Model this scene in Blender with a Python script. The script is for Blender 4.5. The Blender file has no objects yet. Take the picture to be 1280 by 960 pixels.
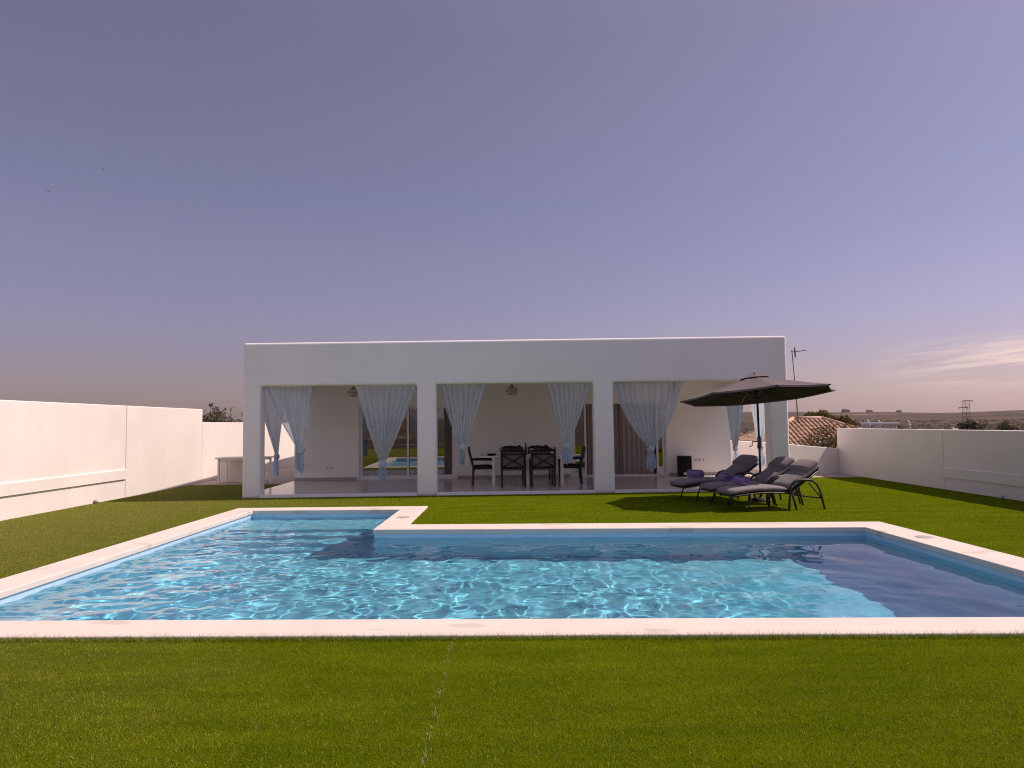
import bpy, bmesh, math, random
import numpy as np
from mathutils import Vector, Matrix, Euler
from mathutils.geometry import tessellate_polygon

random.seed(7); RNG = np.random.default_rng(11)
PI = math.pi
HAZE = 0.00007
scene = bpy.context.scene
COL = scene.collection

# ------------------------------------------------------------------ helpers
class MB:
    """collects geometry for ONE mesh object"""
    def __init__(self):
        self.v = []; self.f = []; self.sm = []
    def add(self, verts, faces, smooth=False):
        n = len(self.v)
        self.v += [tuple(p) for p in verts]
        self.f += [tuple(i + n for i in f) for f in faces]
        self.sm += [smooth] * len(faces)
        return self
    def box(self, x0, x1, y0, y1, z0, z1, M=None):
        vs = [Vector(p) for p in ((x0,y0,z0),(x1,y0,z0),(x1,y1,z0),(x0,y1,z0),(x0,y0,z1),(x1,y0,z1),(x1,y1,z1),(x0,y1,z1))]
        if M is not None: vs = [M @ p for p in vs]
        return self.add(vs, [(0,3,2,1),(4,5,6,7),(0,1,5,4),(1,2,6,5),(2,3,7,6),(3,0,4,7)])
    def tube(self, pts, r, n=8, caps=True):
        pts = [Vector(p) for p in pts]
        rs = r if isinstance(r, (list, tuple)) else [r] * len(pts)
        vs = []; fs = []
        prev = None
        for i, p in enumerate(pts):
            a = pts[max(i-1,0)]; b = pts[min(i+1,len(pts)-1)]
            d = (b - a).normalized()
            if prev is None:
                u = d.orthogonal().normalized()
            else:
                u = (prev - d * prev.dot(d)).normalized()
            prev = u
            w = d.cross(u)
            for k in range(n):
                t = 2*PI*k/n + (PI/n if n == 4 else 0)
                vs.append(p + (u*math.cos(t) + w*math.sin(t)) * rs[i])
        for i in range(len(pts)-1):
            for k in range(n):
                a = i*n+k; b = i*n+(k+1) % n
                fs.append((a, b, b+n, a+n))
        if caps:
            fs.append(tuple(range(n-1,-1,-1))); fs.append(tuple(range((len(pts)-1)*n, len(pts)*n)))
        return self.add(vs, fs, n > 4)
    def lathe(self, prof, c=(0,0,0), n=20, axis=None, sx=1, sy=1):
        vs = []; fs = []
        for r, z in prof:
            for k in range(n):
                t = 2*PI*k/n
                vs.append(Vector((r*math.cos(t)*sx, r*math.sin(t)*sy, z)))
        if axis is not None:
            q = Vector((0,0,1)).rotation_difference(Vector(axis)).to_matrix()
            vs = [q @ p for p in vs]
        vs = [p + Vector(c) for p in vs]
        m = len(prof)
        for i in range(m-1):
            for k in range(n):
                a = i*n+k; b = i*n+(k+1) % n
                fs.append((a, b, b+n, a+n))
        if prof[0][0] > 1e-4: fs.append(tuple(range(n-1,-1,-1)))
        if prof[-1][0] > 1e-4: fs.append(tuple(range((m-1)*n, m*n)))
        return self.add(vs, fs, True)
    def sheet(self, rows, smooth=True):
        nr = len(rows); nc = len(rows[0])
        vs = [p for r in rows for p in r]
        fs = [(i*nc+j, i*nc+j+1, (i+1)*nc+j+1, (i+1)*nc+j) for i in range(nr-1) for j in range(nc-1)]
        return self.add(vs, fs, smooth)
    def prism(self, poly, a, b, to3):
        """polygon (2D list) extruded between a and b; to3(u, v, w) -> 3D"""
        n = len(poly)
        vs = [to3(u, v, a) for u, v in poly] + [to3(u, v, b) for u, v in poly]
        fs = [tuple(range(n)), tuple(range(2*n-1, n-1, -1))] + [(i, i+n, (i+1) % n + n, (i+1) % n) for i in range(n)]
        return self.add(vs, fs)
    def pad(self, path, width, th, n=16, power=0.45, yc=0.0):
        """cushion: rounded section swept along a path in the xz plane"""
        rows = []
        m = len(path)
        for i, (x, z) in enumerate(path):
            a = path[max(i-1,0)]; b = path[min(i+1,m-1)]
            d = Vector((b[0]-a[0], 0, b[1]-a[1])).normalized()
            nrm = Vector((-d.z, 0, d.x))
            e = min(i, m-1-i)
            s = 1.0 if e >= 2 else (0.35, 0.86)[e]
            sw = 1.0 if e >= 2 else (0.93, 0.985)[e]
            ring = []
            for k in range(n):
                t = 2*PI*k/n
                c, q = math.cos(t), math.sin(t)
                yy = math.copysign(abs(c)**power, c) * width/2 * sw
                hh = math.copysign(abs(q)**0.7, q) * th/2 * s
                ring.append(Vector((x, yc + yy, z)) + nrm*hh)
            rows.append(ring)
        vs = [p for r in rows for p in r]
        fs = [(i*n+k, i*n+(k+1) % n, (i+1)*n+(k+1) % n, (i+1)*n+k) for i in range(m-1) for k in range(n)]
        fs.append(tuple(range(n-1,-1,-1))); fs.append(tuple(range((m-1)*n, m*n)))
        return self.add(vs, fs, True)
    def shift(self, d):
        self.v = [(p[0]+d[0], p[1]+d[1], p[2]+d[2]) for p in self.v]; return self

def link(name, me, m, parent=None):
    o = bpy.data.objects.new(name, me)
    COL.objects.link(o)
    if m is not None: me.materials.append(m)
    if parent is not None: o.parent = parent
    return o

def obj(name, mb, m, parent=None, bevel=0.0, seg=2, weld=False):
    me = bpy.data.meshes.new(name)
    me.from_pydata(mb.v, [], mb.f)
    me.polygons.foreach_set('use_smooth', mb.sm)
    bm = bmesh.new(); bm.from_mesh(me)
    if weld: bmesh.ops.remove_doubles(bm, verts=bm.verts, dist=1e-5)
    bmesh.ops.recalc_face_normals(bm, faces=bm.faces)
    bm.to_mesh(me); bm.free()
    me.update()
    o = link(name, me, m, parent)
    if bevel:
        b = o.modifiers.new('bevel', 'BEVEL'); b.width = bevel; b.segments = seg
        b.limit_method = 'ANGLE'; b.angle_limit = math.radians(40); b.harden_normals = False
    return o

def npmesh(name, V, Fc, m, parent=None, smooth=False):
    """fast mesh from numpy arrays; Fc is (n, k)"""
    me = bpy.data.meshes.new(name)
    k = Fc.shape[1]
    me.vertices.add(len(V)); me.vertices.foreach_set('co', V.astype(np.float32).ravel())
    me.loops.add(Fc.size); me.loops.foreach_set('vertex_index', Fc.astype(np.int32).ravel())
    me.polygons.add(len(Fc))
    me.polygons.foreach_set('loop_start', np.arange(0, Fc.size, k, dtype=np.int32))
    if smooth: me.polygons.foreach_set('use_smooth', np.ones(len(Fc), dtype=bool))
    me.update(calc_edges=True); me.validate()
    return link(name, me, m, parent)

def tag(o, label=None, cat=None, group=None, kind=None):
    if label: o['label'] = label
    if cat: o['category'] = cat
    if group: o['group'] = group
    if kind: o['kind'] = kind
    return o

def thing(name, label, cat, loc=(0,0,0), rz=0.0, group=None):
    o = bpy.data.objects.new(name, None); COL.objects.link(o)
    o.empty_display_size = 0.1
    o.location = loc; o.rotation_euler = (0,0,rz)
    return tag(o, label, cat, group)

def copy_tree(o, parent=None):
    kids = [c for c in COL.objects if c.parent == o]
    c = o.copy(); COL.objects.link(c); c.parent = parent
    for k in kids: copy_tree(k, c)
    return c

# ------------------------------------------------------------------ materials
def new_mat(name):
    m = bpy.data.materials.new(name); m.use_nodes = True
    nt = m.node_tree
    return m, nt, nt.nodes, nt.links, nt.nodes['Principled BSDF']

def N(nt, typ, **kw):
    n = nt.nodes.new(typ)
    for k, v in kw.items():
        if k.startswith('i_'): n.inputs[k[2:].replace('_', ' ')].default_value = v
        else: setattr(n, k, v)
    return n

def mixc(nt, fac, a, b, blend='MIX'):
    n = nt.nodes.new('ShaderNodeMix'); n.data_type = 'RGBA'; n.blend_type = blend
    for sock, val in ((n.inputs[0], fac), (n.inputs[6], a), (n.inputs[7], b)):
        if isinstance(val, bpy.types.NodeSocket): nt.links.new(val, sock)
        elif isinstance(val, (int, float)): sock.default_value = val
        else: sock.default_value = (*val[:3], 1)
    return n.outputs[2]

def ramp(nt, src, stops):
    n = nt.nodes.new('ShaderNodeValToRGB')
    e = n.color_ramp.elements
    while len(e) > 1: e.remove(e[-1])
    e[0].position = stops[0][0]; e[0].color = (*stops[0][1][:3], 1) if not isinstance(stops[0][1], (int,float)) else (stops[0][1],)*3+(1,)
    for p, c in stops[1:]:
        x = e.new(p); x.color = (*c[:3], 1) if not isinstance(c, (int, float)) else (c, c, c, 1)
    nt.links.new(src, n.inputs[0])
    return n.outputs[0]

def math_(nt, op, a, b=None, c=None):
    n = nt.nodes.new('ShaderNodeMath'); n.operation = op
    for i, v in enumerate((a, b, c)):
        if v is None: continue
        if isinstance(v, bpy.types.NodeSocket): nt.links.new(v, n.inputs[i])
        else: n.inputs[i].default_value = v
    return n.outputs[0]

def noise(nt, vec, scale, detail=4, rough=0.55, dist=0.0):
    n = nt.nodes.new('ShaderNodeTexNoise')
    n.inputs['Scale'].default_value = scale; n.inputs['Detail'].default_value = detail
    n.inputs['Roughness'].default_value = rough; n.inputs['Distortion'].default_value = dist
    if vec is not None: nt.links.new(vec, n.inputs['Vector'])
    return n.outputs[0]

def coords(nt, kind='Object'):
    return nt.nodes.new('ShaderNodeTexCoord').outputs[kind]

def scaled(nt, vec, s):
    n = nt.nodes.new('ShaderNodeMapping'); n.inputs['Scale'].default_value = s
    nt.links.new(vec, n.inputs['Vector']); return n.outputs[0]

def bump(nt, h, strength, dist, bsdf):
    b = nt.nodes.new('ShaderNodeBump'); b.inputs['Strength'].default_value = strength; b.inputs['Distance'].default_value = dist
    nt.links.new(h, b.inputs['Height']); nt.links.new(b.outputs[0], bsdf.inputs['Normal'])

def simple(name, col, rough=0.6, var=0.12, scale=8.0, metal=0.0, bmp=0.0, bscale=60.0, spec=0.5, sheen=0.0, transl=0.0):
    m, nt, nd, lk, b = new_mat(name)
    v = coords(nt)
    f = noise(nt, v, scale)
    lo = tuple(c*(1-var) for c in col); hi = tuple(min(1, c*(1+var)) for c in col)
    lk.new(mixc(nt, ramp(nt, f, [(0.3, 0.0), (0.7, 1.0)]), lo, hi), b.inputs['Base Color'])
    b.inputs['Roughness'].default_value = rough; b.inputs['Metallic'].default_value = metal
    b.inputs['Specular IOR Level'].default_value = spec
    if sheen: b.inputs['Sheen Weight'].default_value = sheen
    if bmp: bump(nt, noise(nt, v, bscale, 5), bmp, 0.01, b)
    return m

def stucco(name, col=(0.83, 0.815, 0.80), stain=0.06):
    m, nt, nd, lk, b = new_mat(name)
    v = coords(nt)
    f = noise(nt, v, 0.9, 6, 0.6)
    g = noise(nt, scaled(nt, v, (3.0, 3.0, 0.35)), 1.4, 5, 0.6)
    c = mixc(nt, ramp(nt, f, [(0.35, 0.0), (0.75, 1.0)]), col, tuple(x*(1-stain) for x in col))
    c = mixc(nt, math_(nt, 'MULTIPLY', ramp(nt, g, [(0.52, 0.0), (0.78, 1.0)]), 0.35), c, tuple(x*0.86 for x in col))
    lk.new(c, b.inputs['Base Color'])
    b.inputs['Roughness'].default_value = 0.9; b.inputs['Specular IOR Level'].default_value = 0.2
    bump(nt, noise(nt, v, 45, 6, 0.6), 0.25, 0.006, b)
    return m

M = {}
M['wall'] = stucco('white_render')
M['wall2'] = stucco('boundary_white_render', (0.78, 0.735, 0.70), 0.09)
M['porchwall'] = stucco('porch_render', (0.86, 0.835, 0.815), 0.03)
M['white'] = simple('white_painted_metal', (0.78, 0.77, 0.76), 0.4, 0.03)
M['whiteplastic'] = simple('white_plastic', (0.75, 0.74, 0.72), 0.35, 0.03)
M['charcoal'] = simple('charcoal_metal', (0.022, 0.02, 0.021), 0.42, 0.15, 20)
M['brownframe'] = simple('dark_brown_frame', (0.018, 0.013, 0.012), 0.5, 0.2, 20)
M['sling'] = simple('grey_sling_mesh', (0.15, 0.13, 0.128), 0.8, 0.1, 60, bmp=0.3, bscale=300)
M['seatpad'] = simple('dark_seat_pad', (0.016, 0.013, 0.013), 0.85, 0.2, 20, bmp=0.3, bscale=90)
M['cushion'] = simple('lounger_fabric', (0.195, 0.158, 0.165), 0.9, 0.12, 14, bmp=0.35, bscale=220, sheen=0.2)
M['towel'] = simple('purple_towel', (0.20, 0.105, 0.33), 0.95, 0.15, 30, bmp=0.8, bscale=260, sheen=0.4)
M['black'] = simple('black_plastic', (0.010, 0.009, 0.009), 0.6, 0.1, spec=0.12)
M['bottle'] = simple('dark_bottle_glass', (0.01, 0.012, 0.01), 0.12, 0.1)
M['greyplastic'] = simple('grey_plastic', (0.42, 0.39, 0.36), 0.5, 0.08)
M['steel'] = simple('galvanised_steel', (0.15, 0.14, 0.14), 0.7, 0.15, 10, spec=0.2)
M['whitewood'] = simple('white_table_paint', (0.80, 0.76, 0.72), 0.5, 0.05)
M['skirting'] = simple('skirting_tile', (0.36, 0.325, 0.305), 0.35, 0.06)
M['rattan'] = simple('rattan_shade', (0.50, 0.45, 0.36), 0.7, 0.25, 40)
M['brass'] = simple('aged_brass', (0.25, 0.20, 0.12), 0.5, 0.1)
M['bark'] = simple('bark', (0.11, 0.085, 0.065), 0.9, 0.3, 12, bmp=0.6, bscale=30)
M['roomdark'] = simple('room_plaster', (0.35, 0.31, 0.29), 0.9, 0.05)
M['neighbour'] = stucco('neighbour_render', (0.62, 0.55, 0.47), 0.1)
M['bird'] = simple('dark_feathers', (0.03, 0.028, 0.03), 0.8, 0.2, 60)
M['palefibre'] = simple('pale_turf_fibre', (0.36, 0.33, 0.13), 0.8, 0.3, 30)
M['led'] = simple('lamp_lens', (0.6, 0.6, 0.58), 0.2, 0.05)

# porch tiles
def tile_mat():
    m, nt, nd, lk, b = new_mat('porch_tiles')
    v = coords(nt)
    br = N(nt, 'ShaderNodeTexBrick', offset=0.0)
    br.inputs['Scale'].default_value = 1.0
    br.inputs['Brick Width'].default_value = 0.6; br.inputs['Row Height'].default_value = 0.6
    br.inputs['Mortar Size'].default_value = 0.0035; br.inputs['Mortar Smooth'].default_value = 0.2
    br.inputs['Color1'].default_value = (0.55, 0.48, 0.46, 1); br.inputs['Color2'].default_value = (0.57, 0.50, 0.475, 1)
    br.inputs['Mortar'].default_value = (0.24, 0.21, 0.2, 1)
    lk.new(v, br.inputs['Vector'])
    f = noise(nt, v, 5, 6, 0.65, 0.6)
    lk.new(mixc(nt, ramp(nt, f, [(0.35, 0.0), (0.75, 0.3)]), br.outputs['Color'], (0.48, 0.42, 0.40)), b.inputs['Base Color'])
    r = ramp(nt, noise(nt, v, 0.8, 2), [(0.3, 0.17), (0.7, 0.21)])
    lk.new(r, b.inputs['Roughness'])
    return m
M['tiles'] = tile_mat()

def paving_mat():
    m, nt, nd, lk, b = new_mat('paving')
    v = coords(nt)
    br = N(nt, 'ShaderNodeTexBrick', offset=0.5)
    br.inputs['Scale'].default_value = 1.0
    br.inputs['Brick Width'].default_value = 0.5; br.inputs['Row Height'].default_value = 0.5
    br.inputs['Mortar Size'].default_value = 0.006
    br.inputs['Color1'].default_value = (0.46, 0.375, 0.315, 1); br.inputs['Color2'].default_value = (0.40, 0.33, 0.28, 1)
    br.inputs['Mortar'].default_value = (0.28, 0.23, 0.2, 1)
    lk.new(v, br.inputs['Vector'])
    f = noise(nt, v, 2.5, 6, 0.6)
    lk.new(mixc(nt, ramp(nt, f, [(0.4, 0.0), (0.8, 0.6)]), br.outputs['Color'], (0.32, 0.26, 0.22)), b.inputs['Base Color'])
    b.inputs['Roughness'].default_value = 0.8
    return m
M['paving'] = paving_mat()

def coping_mat():
    m, nt, nd, lk, b = new_mat('coping_concrete')
    v = coords(nt)
    base = (0.70, 0.63, 0.575)
    f = noise(nt, v, 2.2, 6, 0.6)
    c = mixc(nt, ramp(nt, f, [(0.35, 0.0), (0.8, 1.0)]), base, (0.61, 0.55, 0.50))
    # dried splash marks, flattened blobs
    s = noise(nt, scaled(nt, v, (1.1, 2.6, 1)), 1.25, 2, 0.35)
    c = mixc(nt, math_(nt, 'MULTIPLY', ramp(nt, s, [(0.635, 0.0), (0.66, 1.0)]), 0.5), c, (0.47, 0.40, 0.34))
    g = noise(nt, v, 160, 3, 0.7)
    c = mixc(nt, ramp(nt, g, [(0.55, 0.0), (0.8, 0.35)]), c, (0.5, 0.45, 0.4))
    lk.new(c, b.inputs['Base Color']); b.inputs['Roughness'].default_value = 0.85
    b.inputs['Specular IOR Level'].default_value = 0.25
    bump(nt, noise(nt, v, 90, 5), 0.25, 0.004, b)
    return m
M['coping'] = coping_mat()

def mosaic_mat():
    m, nt, nd, lk, b = new_mat('pool_mosaic')
    v = coords(nt)
    # box projection of 2.5 cm tiles: grid in all three axes
    sep = nt.nodes.new('ShaderNodeSeparateXYZ'); lk.new(v, sep.inputs[0])
    geo = nt.nodes.new('ShaderNodeNewGeometry')
    sn = nt.nodes.new('ShaderNodeSeparateXYZ'); lk.new(geo.outputs['True Normal'], sn.inputs[0])
    line = None
    for i in range(3):
        fr = math_(nt, 'FRACT', math_(nt, 'MULTIPLY', sep.outputs[i], 40.0))
        ln = math_(nt, 'GREATER_THAN', math_(nt, 'ABSOLUTE', math_(nt, 'SUBTRACT', fr, 0.5)), 0.44)
        ln = math_(nt, 'MULTIPLY', ln, math_(nt, 'LESS_THAN', math_(nt, 'ABSOLUTE', sn.outputs[i]), 0.7))
        line = ln if line is None else math_(nt, 'MAXIMUM', line, ln)
    sc_ = nt.nodes.new('ShaderNodeVectorMath'); sc_.operation = 'SCALE'; sc_.inputs['Scale'].default_value = 40.0; lk.new(v, sc_.inputs[0])
    fl = nt.nodes.new('ShaderNodeVectorMath'); fl.operation = 'FLOOR'; lk.new(sc_.outputs[0], fl.inputs[0])
    wn = nt.nodes.new('ShaderNodeTexWhiteNoise'); lk.new(fl.outputs[0], wn.inputs['Vector'])
    c = mixc(nt, wn.outputs['Value'], MOS_A, MOS_B)
    c = mixc(nt, math_(nt, 'MULTIPLY', line, 0.7), c, (0.60, 0.62, 0.68))
    lk.new(c, b.inputs['Base Color']); b.inputs['Roughness'].default_value = 0.35
    return m
MOS_A = (0.38, 0.605, 0.80); MOS_B = (0.49, 0.705, 0.88)
M['mosaic'] = mosaic_mat()

def water_mat():
    m, nt, nd, lk, b = new_mat('pool_water')
    nd.remove(b)
    out = nd['Material Output']
    g = nd.new('ShaderNodeBsdfRefraction'); g.inputs['Roughness'].default_value = 0.0; g.inputs['IOR'].default_value = 1.333
    g.inputs['Color'].default_value = (0.60, 0.965, 1.0, 1)
    gl = nd.new('ShaderNodeBsdfGlossy'); gl.inputs['Roughness'].default_value = 0.0; gl.inputs['Color'].default_value = (1, 1, 1, 1)
    fr = nd.new('ShaderNodeFresnel'); fr.inputs['IOR'].default_value = 1.333
    mx = nd.new('ShaderNodeMixShader'); lk.new(fr.outputs[0], mx.inputs[0])
    lk.new(g.outputs[0], mx.inputs[1]); lk.new(gl.outputs[0], mx.inputs[2])
    lk.new(mx.outputs[0], out.inputs['Surface'])
    return m
M['water'] = water_mat()

def turf_mat(name, ground):
    m, nt, nd, lk, b = new_mat(name)
    v = coords(nt)
    big = noise(nt, scaled(nt, v, (0.55, 2.6, 1)), 1.3, 6, 0.68)
    a = (0.100, 0.168, 0.0006); d = (0.222, 0.275, 0.005)
    c = mixc(nt, ramp(nt, big, [(0.3, 0.0), (0.72, 1.0)]), a, d)
    # dusty, paler turf over towards the left wall
    sx = nt.nodes.new('ShaderNodeSeparateXYZ'); lk.new(v, sx.inputs[0])
    dn = noise(nt, v, 0.8, 4, 0.6)
    dust = math_(nt, 'MULTIPLY', ramp(nt, math_(nt, 'ADD', math_(nt, 'MULTIPLY', sx.outputs[0], -0.11), math_(nt, 'MULTIPLY', dn, 0.5)), [(0.45, 0.0), (1.15, 1.0)]), 0.6)
    c = mixc(nt, dust, c, (0.30, 0.265, 0.095))
    if ground:
        fine = noise(nt, v, 120, 4, 0.7)
        c = mixc(nt, ramp(nt, fine, [(0.35, 0.0), (0.7, 1.0)]), c, (0.045, 0.058, 0.001))
        bump(nt, fine, 0.9, 0.02, b)
    else:
        geo = nt.nodes.new('ShaderNodeNewGeometry')
        r = geo.outputs['Random Per Island']
        c = mixc(nt, ramp(nt, r, [(0.0, 0.0), (0.80, 0.45), (0.93, 0.5), (0.96, 1.0)]), c, (0.30, 0.30, 0.06))
        rr_ = math_(nt, 'FRACT', math_(nt, 'MULTIPLY', r, 37.0))
        c = mixc(nt, 1.0, c, ramp(nt, rr_, [(0.0, (0.34, 0.55, 0.5)), (0.5, (1.0, 1.0, 1.0)), (0.8, (1.5, 1.25, 1.0)), (1.0, (1.9, 1.75, 3.0))]), 'MULTIPLY')
        c = mixc(nt, math_(nt, 'GREATER_THAN', r, 0.991), c, (0.62, 0.58, 0.26))
    lk.new(c, b.inputs['Base Color'])
    b.inputs['Roughness'].default_value = 0.5 if not ground else 0.9
    b.inputs['Specular IOR Level'].default_value = 0.0
    if not ground:
        tr = nd.new('ShaderNodeBsdfTranslucent'); lk.new(c, tr.inputs['Color'])
        mx = nd.new('ShaderNodeMixShader'); mx.inputs[0].default_value = 0.3
        lk.new(b.outputs[0], mx.inputs[1]); lk.new(tr.outputs[0], mx.inputs[2]); lk.new(mx.outputs[0], nd['Material Output'].inputs['Surface'])
    return m
M['lawn'] = turf_mat('artificial_turf_backing', True)
M['blades'] = turf_mat('artificial_turf_blades', False)

def cloth_mat(name, col, transp, transl, rough=0.9, weave=500):
    m, nt, nd, lk, b = new_mat(name)
    v = coords(nt)
    f = noise(nt, scaled(nt, v, (6, 6, 0.7)), 3.0, 4)
    c = mixc(nt, ramp(nt, f, [(0.3, 0.0), (0.7, 1.0)]), col, tuple(x*0.9 for x in col))
    lk.new(c, b.inputs['Base Color']); b.inputs['Roughness'].default_value = rough; b.inputs['Specular IOR Level'].default_value = 0.1
    tr = nd.new('ShaderNodeBsdfTranslucent'); lk.new(c, tr.inputs['Color'])
    mx = nd.new('ShaderNodeMixShader'); mx.inputs[0].default_value = transl
    lk.new(b.outputs[0], mx.inputs[1]); lk.new(tr.outputs[0], mx.inputs[2])
    s = mx.outputs[0]
    if transp > 0:
        tp = nd.new('ShaderNodeBsdfTransparent')
        m2 = nd.new('ShaderNodeMixShader'); m2.inputs[0].default_value = transp
        lk.new(s, m2.inputs[1]); lk.new(tp.outputs[0], m2.inputs[2]); s = m2.outputs[0]
    lk.new(s, nd['Material Output'].inputs['Surface'])
    return m
M['sheer'] = cloth_mat('sheer_pale_blue_voile', (0.76, 0.83, 0.91), 0.30, 0.5)
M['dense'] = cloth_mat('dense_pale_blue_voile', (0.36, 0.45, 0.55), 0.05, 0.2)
M['gathered'] = cloth_mat('gathered_pale_blue_voile', (0.66, 0.76, 0.88), 0.10, 0.38)
M['drape'] = cloth_mat('brown_taupe_drape', (0.46, 0.375, 0.37), 0.0, 0.2)
M['netting'] = cloth_mat('off_white_net', (0.6, 0.56, 0.52), 0.3, 0.4)
M['canopy'] = cloth_mat('dark_parasol_fabric', (0.165, 0.138, 0.142), 0.0, 0.0)
M['shaded_underside'] = cloth_mat('shade_dark_parasol_underside', (0.045, 0.036, 0.038), 0.0, 0.0)  # shade under the canopy put into a darker fabric colour

def pane_mat():
    m, nt, nd, lk, b = new_mat('door_glass'); nd.remove(b)
    fr = nd.new('ShaderNodeFresnel'); fr.inputs['IOR'].default_value = 1.9
    t = nd.new('ShaderNodeBsdfTransparent'); t.inputs['Color'].default_value = (0.62, 0.62, 0.62, 1)
    g = nd.new('ShaderNodeBsdfGlossy'); g.inputs['Roughness'].default_value = 0.0; g.inputs['Color'].default_value = (0.9, 0.9, 0.9, 1)
    f = math_(nt, 'MINIMUM', math_(nt, 'ADD', math_(nt, 'MULTIPLY', fr.outputs[0], 1.2), 0.10), 1.0)
    mx = nd.new('ShaderNodeMixShader'); lk.new(f, mx.inputs[0])
    lk.new(t.outputs[0], mx.inputs[1]); lk.new(g.outputs[0], mx.inputs[2]); lk.new(mx.outputs[0], nd['Material Output'].inputs['Surface'])
    return m
M['pane'] = pane_mat()
def wineglass_mat():
    m, nt, nd, lk, b = new_mat('pink_drinking_glass')
    b.inputs['Base Color'].default_value = (0.75, 0.3, 0.3, 1); b.inputs['Transmission Weight'].default_value = 0.6; b.inputs['Roughness'].default_value = 0.05
    return m
M['pinkglass'] = wineglass_mat()

def leaf_mat(name, a, b_):
    m, nt, nd, lk, b = new_mat(name)
    geo = nt.nodes.new('ShaderNodeNewGeometry')
    c = mixc(nt, geo.outputs['Random Per Island'], a, b_)
    lk.new(c, b.inputs['Base Color']); b.inputs['Roughness'].default_value = 0.7; b.inputs['Specular IOR Level'].default_value = 0.2
    tr = nd.new('ShaderNodeBsdfTranslucent'); lk.new(c, tr.inputs['Color'])
    mx = nd.new('ShaderNodeMixShader'); mx.inputs[0].default_value = 0.3
    lk.new(b.outputs[0], mx.inputs[1]); lk.new(tr.outputs[0], mx.inputs[2]); lk.new(mx.outputs[0], nd['Material Output'].inputs['Surface'])
    return m
M['leafolive'] = leaf_mat('olive_leaves', (0.085, 0.08, 0.042), (0.17, 0.15, 0.085))
M['leafyellow'] = leaf_mat('yellow_green_leaves', (0.09, 0.09, 0.016), (0.20, 0.17, 0.035))
M['leafbrown'] = leaf_mat('dry_brown_leaves', (0.09, 0.065, 0.028), (0.19, 0.13, 0.06))
M['leafdark'] = leaf_mat('dark_green_leaves', (0.03, 0.036, 0.016), (0.075, 0.075, 0.035))
M['scrub'] = leaf_mat('dry_scrub', (0.075, 0.058, 0.042), (0.16, 0.115, 0.08))

def rooftile_mat():
    m, nt, nd, lk, b = new_mat('clay_tiles')
    v = coords(nt)
    f = noise(nt, v, 4, 5, 0.6)
    c = mixc(nt, ramp(nt, f, [(0.3, 0.0), (0.7, 1.0)]), (0.42, 0.265, 0.175), (0.58, 0.42, 0.30))
    g = noise(nt, v, 14, 4)
    c = mixc(nt, ramp(nt, g, [(0.5, 0.0), (0.75, 0.7)]), c, (0.20, 0.13, 0.09))
    lk.new(c, b.inputs['Base Color']); b.inputs['Roughness'].default_value = 0.85
    return m
M['rooftile'] = rooftile_mat()
M['roofpan'] = simple('clay_pan_tiles', (0.22, 0.10, 0.055), 0.9, 0.3, 6)

def terrain_mat():
    m, nt, nd, lk, b = new_mat('dry_countryside')
    geo = nt.nodes.new('ShaderNodeNewGeometry')
    p = geo.outputs['Position']
    f1 = noise(nt, scaled(nt, p, (0.0011, 0.0042, 0.001)), 1.0, 5, 0.55)
    f2 = noise(nt, p, 0.018, 6, 0.7)
    f3 = noise(nt, scaled(nt, p, (0.002, 0.006, 0.002)), 1.3, 3, 0.5)
    c = mixc(nt, ramp(nt, f1, [(0.42, 0.0), (0.56, 1.0)]), (0.068, 0.05, 0.043), (0.112, 0.076, 0.06))
    c = mixc(nt, ramp(nt, f3, [(0.60, 0.0), (0.64, 1.0)]), c, (0.26, 0.165, 0.11))
    c = mixc(nt, ramp(nt, f2, [(0.46, 0.0), (0.56, 0.85)]), c, (0.062, 0.056, 0.042))
    lk.new(c, b.inputs['Base Color']); b.inputs['Roughness'].default_value = 1.0; b.inputs['Specular IOR Level'].default_value = 0.0
    return m
M['terrain'] = terrain_mat()

# ------------------------------------------------------------------ setting: terrain, lawn, paving
# pool outline (inner edge of the coping) and outer edge of the coping
INN = [(-5.02, 5.78), (5.28, 5.47), (5.15, 10.14), (-2.14, 10.47), (-2.13, 12.92), (-4.93, 13.01)]
OUT = [(-5.48, 5.345), (5.80, 5.045), (5.66, 10.66), (-1.67, 10.97), (-1.665, 13.40), (-5.37, 13.45)]
# house frame
HA = math.radians(1.3); HO = Vector((0, 15.65, 0))
HU = Vector((math.cos(HA), math.sin(HA), 0)); HV = Vector((-math.sin(HA), math.cos(HA), 0))
def W(u, d, z=0.0): return HO + HU*u + HV*d + Vector((0, 0, z))

def hills(x, y):
    r = math.hypot(x, y); th = math.atan2(x, y)
    z = -3.0 - 9.0*min(1, max(0, (r-45)/170.0))
    if r > 600:
        k = min(1, (r-600)/2600.0); k = k*k*(3-2*k)
        h = 47 + 5*math.sin(7*th+0.6) + 3.0*math.sin(17*th+1.4) + 1.3*math.sin(41*th) + 1.2*math.sin(9*th + r*0.002)
        z += k*h
    if r > 3300: z -= (r-3300)*0.012
    z += 1.2*math.sin(x*0.013)*math.sin(y*0.017) * min(1, max(0, (r-80)/200))
    return z
radii = [0, 20, 35, 45] + [45*(9500/45)**(i/54) for i in range(1, 55)]
NA = 240
V = [(0, 0, -3.0)]; Fc = []
for r in radii[1:]:
    for k in range(NA):
        t = 2*PI*k/NA
        x, y = r*math.sin(t), r*math.cos(t)
        V.append((x, y, hills(x, y)))
mb = MB(); mb.v = V
for k in range(NA): mb.f.append((0, 1+k, 1+(k+1) % NA))
for i in range(len(radii)-2):
    for k in range(NA):
        a = 1+i*NA+k; b = 1+i*NA+(k+1) % NA
        mb.f.append((a, b, b+NA, a+NA))
mb.sm = [True]*len(mb.f)
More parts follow.
